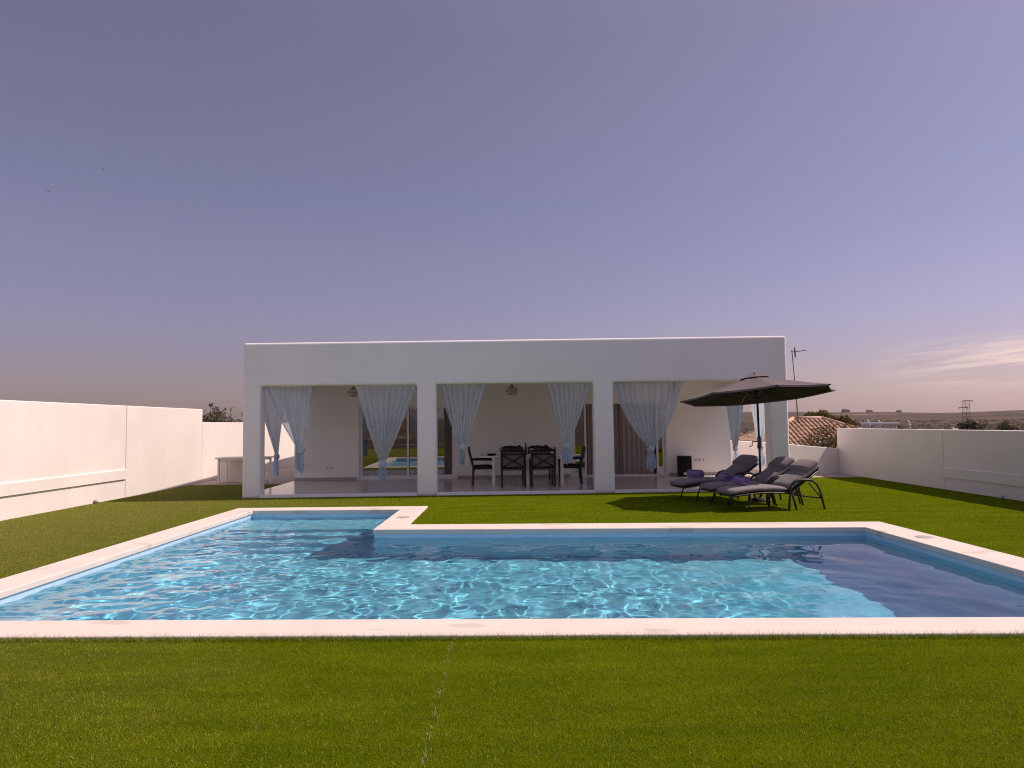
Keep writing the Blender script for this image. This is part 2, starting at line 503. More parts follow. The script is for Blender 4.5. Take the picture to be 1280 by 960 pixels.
tag(obj('terrain', mb, M['terrain']), kind='structure')

# lawn with the hole of the pool
outer = [Vector((-9.3, -8, 0)), Vector((9.95, -8, 0)), Vector((9.95, 19.2, 0)), Vector((-9.2, 19.2, 0))]
def lerp2(a, b, t): return (a[0]+(b[0]-a[0])*t, a[1]+(b[1]-a[1])*t)
hole = [Vector((*lerp2(INN[i], OUT[i], 0.6), 0)) for i in range(6)]
tris = tessellate_polygon([outer, hole])
mb = MB(); mb.add(outer+hole, [tuple(t) for t in tris])
tag(obj('lawn', mb, M['lawn']), kind='structure')
mb = MB().box(-9.0, 9.78, 19.15, 34, -0.3, 0.012)
tag(obj('pavement', mb, M['paving']), kind='structure')

# turf blades
def inpoly(px, py, poly):
    r = np.zeros(len(px), bool); j = len(poly)-1
    for i in range(len(poly)):
        xi, yi = poly[i]; xj, yj = poly[j]
        c = ((yi > py) != (yj > py)) & (px < (xj-xi)*(py-yi)/(yj-yi+1e-12)+xi)
        r ^= c; j = i
    return r
def turf():
    pts = []
    y = 2.6; dy = 0.2
    while y < 19.2:
        ym = y+dy/2
        den = 20000*min(1, (3.9/ym)**1.95)
        x0 = max(-9.1, -0.80*ym-1.6); x1 = min(9.75, 0.80*ym+1.6)
        n = int(den*(x1-x0)*dy)
        pts.append(np.stack([RNG.uniform(x0, x1, n), RNG.uniform(y, y+dy, n)], 1))
        y += dy
    P = np.concatenate(pts)
    # thicker fringe along the near coping
    n = 9000
    xs = RNG.uniform(-6, 6.5, n); t = (xs+5.48)/11.28
    P = np.concatenate([P, np.stack([xs, 5.345 - 0.3*t - RNG.uniform(-0.012, 0.05, n)], 1)])
    # pale fibres along the seam between two rolls of turf
    n = 2200; t = RNG.uniform(0, 1, n)
    seam = np.stack([-0.46 + 0.03*t + RNG.normal(0, 0.012, n), 5.2-2.4*t], 1)
    shrink = [lerp2(OUT[i], INN[i], 0.03) for i in range(6)]
    ok = ~inpoly(P[:, 0], P[:, 1], shrink)
    hp = [tuple(W(u, d)[:2]) for u, d in ((-6.14, -0.0), (6.4, -0.0), (6.4, 6), (-6.14, 6))]
    ok &= ~inpoly(P[:, 0], P[:, 1], hp)
    P = P[ok]
    n = len(P)
    far = np.clip(P[:, 1]/5.0, 1, 3.2)
    fr = P[:, 1] > 5.345 - 0.3*(P[:, 0]+5.48)/11.28 - 0.055
    fr &= P[:, 1] < 5.6
    h = RNG.uniform(0.007, 0.016, n) * (0.9+0.1*far)
    w = RNG.uniform(0.0018, 0.0034, n) * far**0.8
    
    h = np.where(fr, RNG.uniform(0.024, 0.050, n), h)
    a = RNG.uniform(0, 2*PI, n)
    # tufts lean together and stand to different heights
    tab = np.random.default_rng(77)
    th_, td_, tl_ = tab.uniform(0.70, 1.30, 4096), tab.uniform(0, 2*PI, 4096), tab.uniform(0.0, 0.8, 4096)
    jx = (P[:, 0]+RNG.normal(0, 0.010, n))/0.034; jy = (P[:, 1]+RNG.normal(0, 0.010, n))/0.041
    rx = 0.83*jx-0.56*jy; ry = 0.56*jx+0.83*jy
    hid = (np.floor(rx).astype(np.int64)*73856093 ^ np.floor(ry).astype(np.int64)*19349663) & 4095
    hid = np.where(P[:, 1] > 7.5, RNG.integers(0, 4096, n), hid)
    hid = np.where(fr, RNG.integers(0, 4096, n), hid)
    h = h*th_[hid]
    lean = RNG.normal(0, 0.55, (n, 2)) * h[:, None] + np.stack([np.cos(td_[hid]), np.sin(td_[hid])], 1)*(tl_[hid]*h)[:, None]
    dx = np.cos(a)*w/2; dyy = np.sin(a)*w/2
    V = np.zeros((n, 3, 3))
    V[:, 0, 0] = P[:, 0]-dx; V[:, 0, 1] = P[:, 1]-dyy; V[:, 0, 2] = -0.002
    V[:, 1, 0] = P[:, 0]+dx; V[:, 1, 1] = P[:, 1]+dyy; V[:, 1, 2] = -0.002
    V[:, 2, 0] = P[:, 0]+lean[:, 0]; V[:, 2, 1] = P[:, 1]+lean[:, 1]; V[:, 2, 2] = h
    V = V.reshape(-1, 3)
    return V, np.arange(n*3).reshape(-1, 3)
V, Fc = turf()
def seam():
    n = 700; t = RNG.uniform(0, 1, n)
    P = np.stack([-0.46 + 0.03*t + RNG.normal(0, 0.009, n), 5.2-2.4*t], 1)
    h = RNG.uniform(0.013, 0.021, n); w = RNG.uniform(0.0012, 0.0022, n); a = RNG.uniform(0, PI, n)
    V = np.zeros((n, 3, 3))
    V[:, 0, 0] = P[:, 0]-np.cos(a)*w; V[:, 0, 1] = P[:, 1]-np.sin(a)*w
    V[:, 1, 0] = P[:, 0]+np.cos(a)*w; V[:, 1, 1] = P[:, 1]+np.sin(a)*w
    V[:, 2, 0] = P[:, 0]+RNG.normal(0, 0.012, n); V[:, 2, 1] = P[:, 1]+RNG.normal(0, 0.012, n); V[:, 2, 2] = h
    keep = np.sin(P[:, 1]*23)+np.sin(P[:, 1]*51+1)+RNG.normal(0, 0.6, n) > 0.2
    V = V[keep]; n = len(V)
    return V.reshape(-1, 3), np.arange(n*3).reshape(-1, 3)
SV, SF = seam()
tag(npmesh('turf_seam', SV, SF, M['palefibre']), 'broken pale line of fibres along a seam of the turf in front of the pool', 'turf seam', kind='stuff')
tag(npmesh('turf', V, Fc, M['blades']), 'short green artificial turf blades covering the garden', 'turf', kind='stuff')

# ------------------------------------------------------------------ swimming pool
pool = thing('swimming_pool', 'L shaped swimming pool lined with blue mosaic, pale coping set in the lawn', 'swimming pool', (0, 9, 0))
PO = Vector((0, -9, 0))
mb = MB()
zt = 0.028; n = 6
inn2 = INN
vs = [(*p, zt) for p in OUT] + [(*p, zt) for p in INN] + [(*p, -0.045) for p in INN] + [(*p, -0.12) for p in OUT]
fs = []
for i in range(6):
    j = (i+1) % 6
    fs += [(i, j, j+6, i+6), (i+6, j+6, j+12, i+12), (i, i+18, j+18, j), (i+12, j+12, j+18, i+18)]
mb.add(vs, fs).shift(PO)
obj('coping', mb, M['coping'], pool, 0.012, 3)
# basin (walls a little behind the coping edge)
def grow(poly, d):
    out = []
    n = len(poly)
    for i in range(n):
        p = Vector(poly[i]); a = Vector(poly[i-1]); b = Vector(poly[(i+1) % n])
        e1 = (p-a).normalized(); e2 = (b-p).normalized()
        n1 = Vector((e1.y, -e1.x)); n2 = Vector((e2.y, -e2.x))
        bis = (n1+n2); bis = bis/ (bis.length_squared/2)
        out.append(tuple(p + bis*d))
    return out
BAS = grow(INN, 0.02)
def fz(x): return -1.38 - 0.22*(x+5)/10.3
top = [Vector((*p, -0.044)) for p in BAS]; bot = [Vector((*p, fz(p[0]))) for p in BAS]
mb = MB(); mb.add(top+bot, [(i, (i+1) % 6, (i+1) % 6+6, i+6) for i in range(6)])
tr = tessellate_polygon([[Vector((p.x, p.y, 0)) for p in bot]])
mb.add(bot, [tuple(t) for t in tr]); mb.shift(PO)
basin = obj('basin', mb, M['mosaic'], pool)
# the normals must look inwards
steps = []
for y0, zs in ((11.75, -0.40), (11.40, -0.68), (11.05, -0.96), (10.70, -1.24)):
    mb = MB().box(-4.945, -2.118, y0, 13.0, fz(-5)-0.02, zs).shift(PO)
    steps.append(obj('step', mb, M['mosaic'], pool, 0.008))
# nest the boxes without shared faces: each lower step is a little narrower in x
for k, s in enumerate(steps): s.scale = (1-0.0012*k, 1, 1)
# skimmer lids and return inlets
for x, y in ((-1.88, 11.78), (5.47, 9.2)):
    mb = MB().lathe([(0.0, 0.006), (0.085, 0.006), (0.1, 0.004), (0.112, 0.0055), (0.118, -0.01)], (x, y-9, zt-0.0005), 28)
    obj('skimmer_lid', mb, M['greyplastic'], pool)
for x, y, ax in ((-5.03, 7.5, (1, 0, 0)),):
    mb = MB().lathe([(0.05, -0.01), (0.05, 0.008), (0.03, 0.014), (0.012, 0.008), (0.0, 0.008)], (x, y-9, -0.30), 20, axis=ax)
    obj('water_inlet', mb, M['whiteplastic'], pool)
basin.cycles.is_caustics_receiver = True
for s in steps: s.cycles.is_caustics_receiver = True

# water surface: sum of travelling waves, livelier on the left
def water():
    d = 0.026
    xs = np.arange(-5.10, 5.36+d, d); ys = np.arange(5.40, 13.08+d, d)
    X, Y = np.meshgrid(xs, ys)
    rg = np.random.default_rng(5)
    sg = lambda t: 1/(1+np.exp(-t))
    Zl = np.zeros_like(X); Zs = np.zeros_like(X)
    for k in range(64):
        lam = 0.15 * (0.95/0.15)**rg.uniform(0, 1)
        th = rg.normal(0.35, 0.9) if k % 3 else rg.uniform(0, 2*PI)
        kx, ky = 2*PI/lam*math.cos(th), 2*PI/lam*math.sin(th)
        amp = 0.0019*lam**1.12 * rg.uniform(0.6, 1.4)
        ph = rg.uniform(0, 2*PI)
        wob = 0.35*np.sin(0.9*X+ph)+0.35*np.sin(1.1*Y+2*ph)
        w_ = amp*np.sin(kx*X+ky*Y+ph+wob)
        if lam < 0.34: Zs += w_
        else: Zl += w_
    # short chop on the left, crests roughly along x
    Zc = np.zeros_like(X)
    for k in range(18):
        lam = rg.uniform(0.17, 0.36); th = rg.normal(1.75, 0.4)
        ph = rg.uniform(0, 2*PI)
        Zc += 0.00055*(lam/0.25)*np.sin(2*PI/lam*(math.cos(th)*X+math.sin(th)*Y)+ph+0.5*np.sin(1.3*X+ph))
    left = sg(-(X+1.6+0.3*(Y-9))/0.9)
    right = sg((X-3.7)/0.45)
    far = sg((Y-9.3)/0.3)*sg((X+1.5)/0.5)
    calm = np.clip(1.0 - 0.72*right - 0.45*far, 0.18, 1)
    Z = Zl*calm*0.9 + Zs*np.clip(calm, 0, 1)*(1-0.6*right) + Zc*left
    ny, nx = X.shape
    idx = np.arange(ny*nx).reshape(ny, nx)
    q = np.stack([idx[:-1, :-1], idx[:-1, 1:], idx[1:, 1:], idx[1:, :-1]], -1).reshape(-1, 4)
    cx = (X[:-1, :-1]+d/2).ravel(); cy = (Y[:-1, :-1]+d/2).ravel()
    keep = inpoly(cx, cy, grow(INN, 0.07))
    V = np.stack([X.ravel(), Y.ravel(), Z.ravel()-0.105], 1)
    q = q[keep]
    used, inv = np.unique(q, return_inverse=True)
    return V[used], inv.reshape(-1, 4)
V, Fc = water()
wt = tag(npmesh('water', V, Fc, M['water'], smooth=True), kind='structure')
wt.cycles.is_caustics_caster = True

# ------------------------------------------------------------------ house
house = thing('house', 'white flat roofed bungalow with an open curtained porch facing the pool', 'house', HO, HA)
H0, H1, HT = -6.13, 6.39, 3.52
OPS = [(-5.73, -2.18), (-1.74, 1.88), (2.33, 5.95)]
ZL = 2.535; ZF = 0.06
poly = [(H0, 0), (H0, HT), (H1, HT+0.055), (H1, 0)]
p = list(poly)
for a, b in reversed(OPS): p += [(b, 0), (b, ZL), (a, ZL), (a, 0)]
mb = MB().prism(p, 0, 0.36, lambda u, v, w: (u, w, v))
obj('porch_front', mb, M['wall'], house, 0.055, 4)
for x0, x1 in ((H0, H0+0.36), (H1-0.36, H1)):
    mb = MB().box(x0+0.002, x1-0.002, 0.362, 4.0, ZL, HT-0.003)
    obj('side_beam', mb, M['wall'], house, 0.02, 3)
mb = MB().box(H0+0.36, H1-0.36, 0.3, 13.2, 2.86, 3.1)
obj('roof', mb, M['porchwall'], house)
# back wall of the porch with two door openings
DOORS = [(-4.30, -1.56), (1.80, 4.52)]; DZ = 2.17
p = [(H0, 0.0), (H0, 2.855), (H1, 2.855), (H1, 0.0)]
for a, b in reversed(DOORS): p += [(b, 0.0), (b, DZ), (a, DZ), (a, 0.0)]
mb = MB().prism(p, 4.0, 4.24, lambda u, v, w: (u, w, v))
obj('porch_back_wall', mb, M['porchwall'], house, 0.008, 2)
mb = MB().box(H0, H1, 4.0, 4.24, 2.86, HT-0.003); obj('upper_wall', mb, M['wall'], house, 0.02)
for x0, x1 in ((H0, H0+0.3), (H1-0.3, H1)):
    mb = MB().box(x0, x1, 4.242, 13.4, 0, HT-0.003); obj('side_wall', mb, M['wall'], house, 0.02)
mb = MB().box(H0+0.302, H1-0.302, 13.2, 13.4, 0, HT-0.003); obj('rear_wall', mb, M['wall'], house, 0.02)
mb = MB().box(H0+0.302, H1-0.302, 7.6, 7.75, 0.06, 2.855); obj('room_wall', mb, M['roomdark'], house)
mb = MB().box(H0+0.004, H1-0.004, 0.004, 3.998, -0.1, ZF); obj('porch_floor', mb, M['tiles'], house)
mb = MB().box(H0+0.302, H1-0.302, 4.001, 13.198, -0.1, ZF-0.002); obj('room_floor', mb, M['tiles'], house)
for a, b in OPS:
    mb = MB().box(a+0.001, b-0.001, -0.004, 0.10, -0.08, ZF+0.004); obj('threshold', mb, M['wall'], house, 0.006)
segs = [(H0+0.01, DOORS[0][0]-0.06), (DOORS[0][1]+0.06, DOORS[1][0]-0.06), (DOORS[1][1]+0.06, H1-0.01)]
for a, b in segs:
    mb = MB().box(a, b, 3.982, 3.999, ZF+0.001, ZF+0.085); obj('skirting', mb, M['skirting'], house, 0.003)
# sockets
def socket(u, z):
    mb = MB().box(u-0.04, u+0.04, 3.985, 3.999, z-0.04, z+0.04)
    s = obj('socket', mb, M['whiteplastic'], house, 0.006)
    mb = MB().lathe([(0.024, 0.0), (0.024, 0.003), (0.02, 0.003), (0.018, -0.004), (0.0, -0.004)], (u, 3.984, z), 16, axis=(0, -1, 0))
    obj('socket_insert', mb, M['greyplastic'], s)
for u in (-5.18, -5.05): socket(u, 0.42)
for u in (5.36, 5.47, 5.58): socket(u, 0.50)
# sliding glass doors
for (a, b), pulled in zip(DOORS, (False, True)):
    fr = MB(); t = 0.03
    fr.box(a, a+t, 4.03, 4.15, ZF, DZ); fr.box(b-t, b, 4.03, 4.15, ZF, DZ)
    fr.box(a+t, b-t, 4.03, 4.15, DZ-t, DZ-0.001); fr.box(a+t, b-t, 4.03, 4.15, ZF, ZF+0.05)
    door = obj('glass_door', fr, M['white'], house, 0.004)
    mid = (a+b)/2
    if pulled:   # both leaves pushed back behind the frame ends, the drapes show in between
        leaves = ((a+t+0.002, a+0.42, 4.045), (b-0.27, b-t-0.002, 4.095))
    else:
        leaves = ((a+t+0.002, mid+0.05, 4.045), (mid-0.05, b-t-0.002, 4.095))
    for k, (x0, x1, y0) in enumerate(leaves):
        s = 0.06
        f2 = MB()
        z0, z1 = ZF+0.052, DZ-t-0.002
        f2.box(x0, x0+s, y0, y0+0.04, z0, z1); f2.box(x1-s, x1, y0, y0+0.04, z0, z1)
        f2.box(x0+s, x1-s, y0, y0+0.04, z1-s, z1); f2.box(x0+s, x1-s, y0, y0+0.04, z0, z0+s)
        obj('sash', f2, M['white'], door, 0.004)
        obj('pane', MB().box(x0+s-0.005, x1-s+0.005, y0+0.016, y0+0.022, z0+s-0.005, z1-s+0.005), M['pane'], door)

# drapes behind the doors
def drape(name, u0, u1, d, z0, z1, nple, amp, m, label, cat, grp=None):
    base = W((u0+u1)/2, d, z0)
    t = thing(name, label, cat, base, HA, grp)
    cols = nple*10
    rows = []
    rnd = random.Random(int(u0*1000))
    ph = [rnd.uniform(-0.6, 0.6) for _ in range(nple+2)]
    for i in range(14):
        v = i/13
        row = []
        for j in range(cols+1):
            s = j/cols
            k = s*nple; p_ = ph[int(k)]*(1-(k % 1)) + ph[int(k)+1]*(k % 1)
            row.append(((s-0.5)*(u1-u0), amp*(0.6+0.4*v)*math.sin(2*PI*k+p_)+0.02*math.sin(3*s+2*v), (z1-z0)*(1-v)))
        rows.append(row)
    obj('fabric', MB().sheet(rows), m, t)
    obj('hem', MB().sheet([[(x, y-0.004, z) for x, y, z in rows[-2]], [(x, y-0.004, z) for x, y, z in rows[-1]]]), m, t)
    return t
drape('drape', 2.20, 3.17, 4.17, 0.075, 2.12, 9, 0.035, M['drape'], 'brown drape nearest the right pillar behind the right glass door', 'drape', 'drapes behind the right glass door')
drape('drape', 3.21, 4.20, 4.19, 0.075, 2.12, 7, 0.035, M['drape'], 'wide taupe drape right of the gap behind the right glass door', 'drape', 'drapes behind the right glass door')
drape('drape', -1.80, -1.60, 4.20, 0.075, 2.12, 3, 0.02, M['drape'], 'narrow taupe drape behind the left glass door', 'drape')

# ------------------------------------------------------------------ voile curtains
def curtain(label, p0, p1, ztop, tie, tail_z, nple=9, amp=0.035, tail_w=0.2, bow=1.35, group='tied back voile curtains round the porch', m='sheer'):
    """p0, p1, tie in house coordinates (u, d); tie = (u, d, z)"""
    c0 = Vector((*p0, 0)); c1 = Vector((*p1, 0))
    mid = (c0+c1)/2
    root = thing('curtain', label, 'curtain', W(mid.x, mid.y, ztop), HA, group)
    along = (c1-c0).normalized(); perp = Vector((-along.y, along.x, 0))
    T = Vector((tie[0], tie[1], 0))
    cols = nple*12
    rnd = random.Random(hash(label) % 1 + int(tie[0]*977) + int(tie[1]*331))
    ph = [rnd.uniform(-0.8, 0.8) for _ in range(nple+2)]; am = [rnd.uniform(0.6, 1.3) for _ in range(nple+2)]
    def pleat(s):
        k = s*nple; i = int(k); f = k-i
        return math.sin(2*PI*k + ph[i]*(1-f)+ph[i+1]*f) * (am[i]*(1-f)+am[i+1]*f)
    rows = []
    NR = 40
    tw = 0.055
    for i in range(NR+1):
        v = i/NR
        z = ztop + (tie[2]-ztop)*v
        row = []
        for j in range(cols+1):
            s = j/cols
            f = v**bow
            top = c0.lerp(c1, s)
            bot = T + along*(s-0.5)*2*tw
            # edges sag outward a little, the middle hangs straighter
            q = top.lerp(bot, f)
            a = 1.5*amp*(1-0.62*f) * (0.45+0.55*min(1, v*4+0.25))
            q = q + perp*(a*pleat(s) + 0.012*math.sin(5*v+s*4)) + along*(0.012*math.sin(7*v+9*s)*(1-v))
            row.append((q.x-mid.x, q.y-mid.y, z-ztop + 0.0))
        rows.append(row)
    obj('drop', MB().sheet(rows), M[m], root)
    k_ = max(3, cols//11)
    pv = perp*0.006
    hm = MB()
    for part in (0, 1):
        hm.sheet([[(p[0]-pv.x, p[1]-pv.y, p[2]) for p in (r_[:k_] if part == 0 else r_[-k_:])] for r_ in rows])
    obj('hem', hm, M['sheer'], root)
    rows = []
    for i in range(16):
        v = i/15
        z = tie[2] + (tail_z-tie[2])*v
        w = tw*0.8 + (tail_w/2-tw*0.8)*min(1, (v*1.6))**0.8
        if v > 0.6: w *= 1-0.18*(v-0.6)/0.4
        row = []
        for j in range(cols+1):
            s = j/cols
            q = T + along*(s-0.5)*2*w + perp*(0.035*pleat((s*0.7+0.15))*(0.5+v)+0.02*math.sin(6*s+3*v)+0.01)
            zz = z + (0.03*math.sin(9*s)+0.02*math.sin(21*s))*v
            row.append((q.x-mid.x, q.y-mid.y, zz-ztop))
        rows.append(row)
    obj('tail', MB().sheet(rows), M['gathered'], root)
    # the knot in the cloth
    rows = []
    for i in range(9):
        la = -PI/2 + PI*i/8
        row = []
        for j in range(21):
            lo = 2*PI*j/20
            r = 0.088*(1+0.16*math.sin(3*lo+2*la)+0.1*math.sin(5*la+lo))
            if j == 20: r = 0.088*(1+0.16*math.sin(2*la)+0.1*math.sin(5*la))
            q = T + along*(r*math.cos(la)*math.cos(lo)) + perp*(0.75*r*math.cos(la)*math.sin(lo))
            row.append((q.x-mid.x, q.y-mid.y, tie[2]+0.9*r*math.sin(la)-ztop))
        rows.append(row)
    obj('knot', MB().sheet(rows), M['gathered'], root)
    # thin wire the cloth hangs on
    a = c0-mid-along*0.03; b = c1-mid+along*0.03
    obj('rail', MB().tube([(a.x, a.y, 0.0), (b.x, b.y, 0.0)], 0.008), M['white'], root)
    return root
ZC = ZL-0.012
curtain('pale blue curtain hung in the left porch opening beside the left corner pillar', (-5.68, 0.20), (-4.62, 0.20), ZC, (-4.86, 0.20, 1.05), 0.55, 8, 0.03, 0.17, 1.2)
curtain('pale blue curtain in the left porch opening beside the inner pillar, tied low', (-3.62, 0.20), (-2.22, 0.20), ZC, (-3.00, 0.20, 0.72), 0.33, 9, 0.035, 0.22, 1.1)
curtain('pale blue curtain in the middle porch opening, left of the dining table', (-1.70, 0.20), (-0.62, 0.20), ZC, (-1.17, 0.20, 1.08), 0.66, 8, 0.035, 0.15, 1.15)
curtain('pale blue curtain with a bunched tail in the middle porch opening', (0.80, 0.20), (1.83, 0.20), ZC, (1.25, 0.20, 1.08), 0.68, 8, 0.04, 0.30, 1.15)
curtain('widest pale curtain, in the right porch opening beside the parasol', (2.40, 0.20), (3.96, 0.20), ZC, (3.22, 0.20, 0.98), 0.50, 10, 0.04, 0.24, 1.7)
curtain('pale curtain in the open left side of the porch, nearest the lawn', (-5.93, 0.55), (-5.93, 2.25), ZC, (-5.90, 1.72, 0.86), 0.40, 9, 0.04, 0.3, 1.2)
curtain('pale curtain in the open left side of the porch, next to the back wall', (-5.93, 2.3), (-5.93, 3.9), ZC, (-5.90, 3.55, 0.92), 0.44, 9, 0.04, 0.3, 1.2)
curtain('pale curtain in the open right side of the porch, next to the back wall', (6.20, 3.8), (6.20, 2.2), ZC, (6.20, 3.1, 0.85), 0.42, 9, 0.05, 0.35, 1.2, m='dense')
curtain('pale curtain in the open right side of the porch, behind the parasol pole', (6.20, 2.0), (6.20, 0.6), ZC, (6.20, 1.3, 0.95), 0.5, 9, 0.05, 0.3, 1.2)

# pendant lamps
def lamp(u, d, label, first=[None]):
    zb = 2.46
    if first[0] is None:
        t = thing('pendant_lamp', label, 'lamp', W(u, d, zb), HA, 'pendant lamps in the porch')
        obj('shade', MB().lathe([(0.05, 0.10), (0.10, 0.085), (0.14, 0.03), (0.148, -0.01), (0.135, -0.06), (0.09, -0.10), (0.04, -0.115), (0.0, -0.118)], n=24), M['rattan'], t)
        mb = MB()
        for z, r in ((0.085, 0.103), (-0.012, 0.152), (-0.098, 0.094)):
            mb.tube([(r*math.cos(2*PI*k/24), r*math.sin(2*PI*k/24), z) for k in range(25)], 0.007, 6)
        obj('hoop', mb, M['brass'], t)
        obj('stem', MB().lathe([(0.055, 0.10), (0.03, 0.14), (0.012, 0.16), (0.012, 0.36), (0.05, 0.375), (0.05, 0.40)], n=16), M['brass'], t)
        first[0] = t; return t
    t = copy_tree(first[0]); t.location = W(u, d, zb); t['label'] = label
    return t
lamp(0.04, 1.95, 'round woven pendant lamp hanging above the dining table')
lamp(-4.03, 1.95, 'round woven pendant lamp hanging beside the curtain of the left porch opening')
lamp(4.25, 1.95, 'round woven pendant lamp behind the widest curtain of the right porch opening')

# ------------------------------------------------------------------ porch furniture
def dining_table():
    t = thing('dining_table', 'long white dining table with square legs in the porch', 'table', W(0.41, 2.05, ZF), HA)
    L, D, Z = 1.2, 0.45, 0.74
    mb = MB().box(-L, L, -D, -D+0.09, Z-0.035, Z); mb.box(-L, L, D-0.09, D, Z-0.035, Z)
    mb.box(-L, -L+0.09, -D+0.09, D-0.09, Z-0.035, Z); mb.box(L-0.09, L, -D+0.09, D-0.09, Z-0.035, Z)
    obj('table_top', mb, M['whitewood'], t, 0.004)
    obj('inset', MB().box(-L+0.09, L-0.09, -D+0.09, D-0.09, Z-0.02, Z-0.004), M['whiteplastic'], t)
    mb = MB().box(-L+0.3, L-0.3, -D+0.06, -D+0.085, Z-0.10, Z-0.036); mb.box(-L+0.3, L-0.3, D-0.085, D-0.06, Z-0.10, Z-0.036)
    obj('apron', mb, M['whitewood'], t)
    for x in (-0.86, 0.0, 0.86):
        for y in (-D+0.05, D-0.05):
            obj('leg', MB().box(x-0.037, x+0.037, y-0.037, y+0.037, 0, Z-0.036), M['whitewood'], t, 0.004)
dining_table()

def make_chair(label):
    t = thing('dining_chair', label, 'chair', (0,0,0), 0, 'dining chairs round the white table')
    w = 0.28
    obj('seat', MB().box(-w+0.03, w-0.03, -0.24, 0.26, 0.40, 0.445), M['sling'], t, 0.015, 3)
    obj('seat_cushion', MB().pad([(-0.24, 0.465), (-0.2, 0.47), (-0.05, 0.475), (0.1, 0.475), (0.2, 0.47), (0.245, 0.462)], 0.47, 0.055), M['seatpad'], t).rotation_euler = (0, 0, PI/2)
    lean = 0.13
    def bk(z): return -0.25 - lean*(z-0.42)/0.52
    # frame of the back with rails
    mb = MB()
    for s in (-1, 1): mb.tube([(s*w, bk(0.42), 0.42), (s*w, bk(0.90), 0.90)], 0.031, 4)
    mb.tube([(-w, bk(0.885), 0.885), (w, bk(0.885), 0.885)], 0.028, 4)
    mb.tube([(-w, bk(0.80), 0.80), (w, bk(0.80), 0.80)], 0.02, 4)
    mb.tube([(-w, bk(0.47), 0.47), (w, bk(0.47), 0.47)], 0.028, 4)
    obj('back_frame', mb, M['brownframe'], t, 0.004)
    e = 0.014
    mb = MB(); mb.tube([(-w, bk(0.80)-0.012, 0.79), (w, bk(0.48)-0.012, 0.48)], 0.014, 4); mb.tube([(w, bk(0.80)-0.02, 0.79), (-w, bk(0.48)-0.02, 0.48)], 0.014, 4)
    obj('cross_brace', mb, M['brownframe'], t)
    obj('backrest', MB().add([(-w+0.02, bk(0.48)+e, 0.48), (w-0.02, bk(0.48)+e, 0.48), (w-0.02, bk(0.8)+e, 0.80), (-w+0.02, bk(0.8)+e, 0.80),
                              (-w+0.02, bk(0.48)+2*e, 0.48), (w-0.02, bk(0.48)+2*e, 0.48), (w-0.02, bk(0.8)+2*e, 0.80), (-w+0.02, bk(0.8)+2*e, 0.80)],
                             [(0,1,2,3),(7,6,5,4),(0,4,5,1),(1,5,6,2),(2,6,7,3),(3,7,4,0)]), M['sling'], t)
    # slack padded cushion over the top rail
    rows = []
    for i in range(11):
        a = PI*i/10 - 0.15
        row = []
        for j in range(19):
            s = j/18
            r = 0.036*(1+0.25*math.sin(11*s+1.3)+0.2*math.sin(23*s))
            row.append((-0.24+0.48*s, bk(0.90)+0.012+0.034*math.cos(a), 0.895 + (r+0.012)*max(math.sin(a), -0.2) + 0.006*math.sin(17*s)))
        rows.append(row)
    obj('back_cushion', MB().sheet(rows), M['seatpad'], t)
    for s in (-1, 1):
        obj('leg', MB().tube([(s*w, -0.25, 0.43), (s*w, -0.28, 0.0)], [0.03, 0.026], 4), M['brownframe'], t)
        obj('leg', MB().tube([(s*w, 0.26, 0.62), (s*w, 0.27, 0.0)], [0.022, 0.02], 4), M['brownframe'], t)
        obj('armrest', MB().tube([(s*w, bk(0.64), 0.64), (s*w, 0.0, 0.645), (s*w, 0.27, 0.63)], [0.02, 0.023, 0.023], 4), M['brownframe'], t)
        obj('side_rail', MB().tube([(s*w, -0.24, 0.42), (s*w, 0.26, 0.42)], 0.022, 4), M['brownframe'], t)
    return t
chair = make_chair('dark dining chair with crossed back facing the pool, left of the bottle')
chair.location = W(0.03, 1.38, ZF); chair.rotation_euler = (0, 0, HA)
for u, d, r, lab in ((0.76, 1.36, 0.02, 'dark dining chair with crossed back facing the pool, right of the bottle'),
                     (-0.72, 2.05, -PI/2+0.05, 'dark armchair at the left head of the white dining table'),
                     (1.52, 2.02, PI/2-0.06, 'dark armchair at the right head of the white dining table'),
                     (0.05, 2.82, PI, 'dark dining chair on the far side of the table, behind the left crossed back'),
                     (0.80, 2.80, PI+0.04, 'dark dining chair on the far side of the table, behind the right crossed back')):
    c = copy_tree(chair); c['label'] = lab; c.location = W(u, d, ZF); c.rotation_euler = (0, 0, HA+r)
# things on the table
TZ = ZF+0.737
t = thing('wine_bottle', 'dark wine bottle standing upright on the white dining table', 'bottle', W(0.38, 2.0, TZ), HA)
obj('glass_body', MB().lathe([(0.0, 0.0), (0.036, 0.0), (0.038, 0.01), (0.038, 0.19), (0.03, 0.215), (0.015, 0.24), (0.0135, 0.30), (0.0, 0.302)], n=18), M['bottle'], t)
obj('cork', MB().lathe([(0.0155, 0.26), (0.0155, 0.312), (0.0, 0.314)], n=14), M['brownframe'], t)
def tray(name, u, d, r, h, lab):
    t = tag(obj(name, MB().lathe([(0.0, 0.0), (r*0.7, 0.0), (r, h), (r*1.04, h), (r*0.72, -0.004+0.012), (0.0, 0.014)], n=24), M['black']), lab, 'bowl')
    t.location = W(u, d, TZ); t.rotation_euler = (0, 0, HA)
tray('bowl', -0.50, 1.95, 0.13, 0.05, 'black shallow bowl near the left end of the dining table')
tray('bowl', 1.36, 2.0, 0.08, 0.085, 'small black bowl near the right end of the dining table')
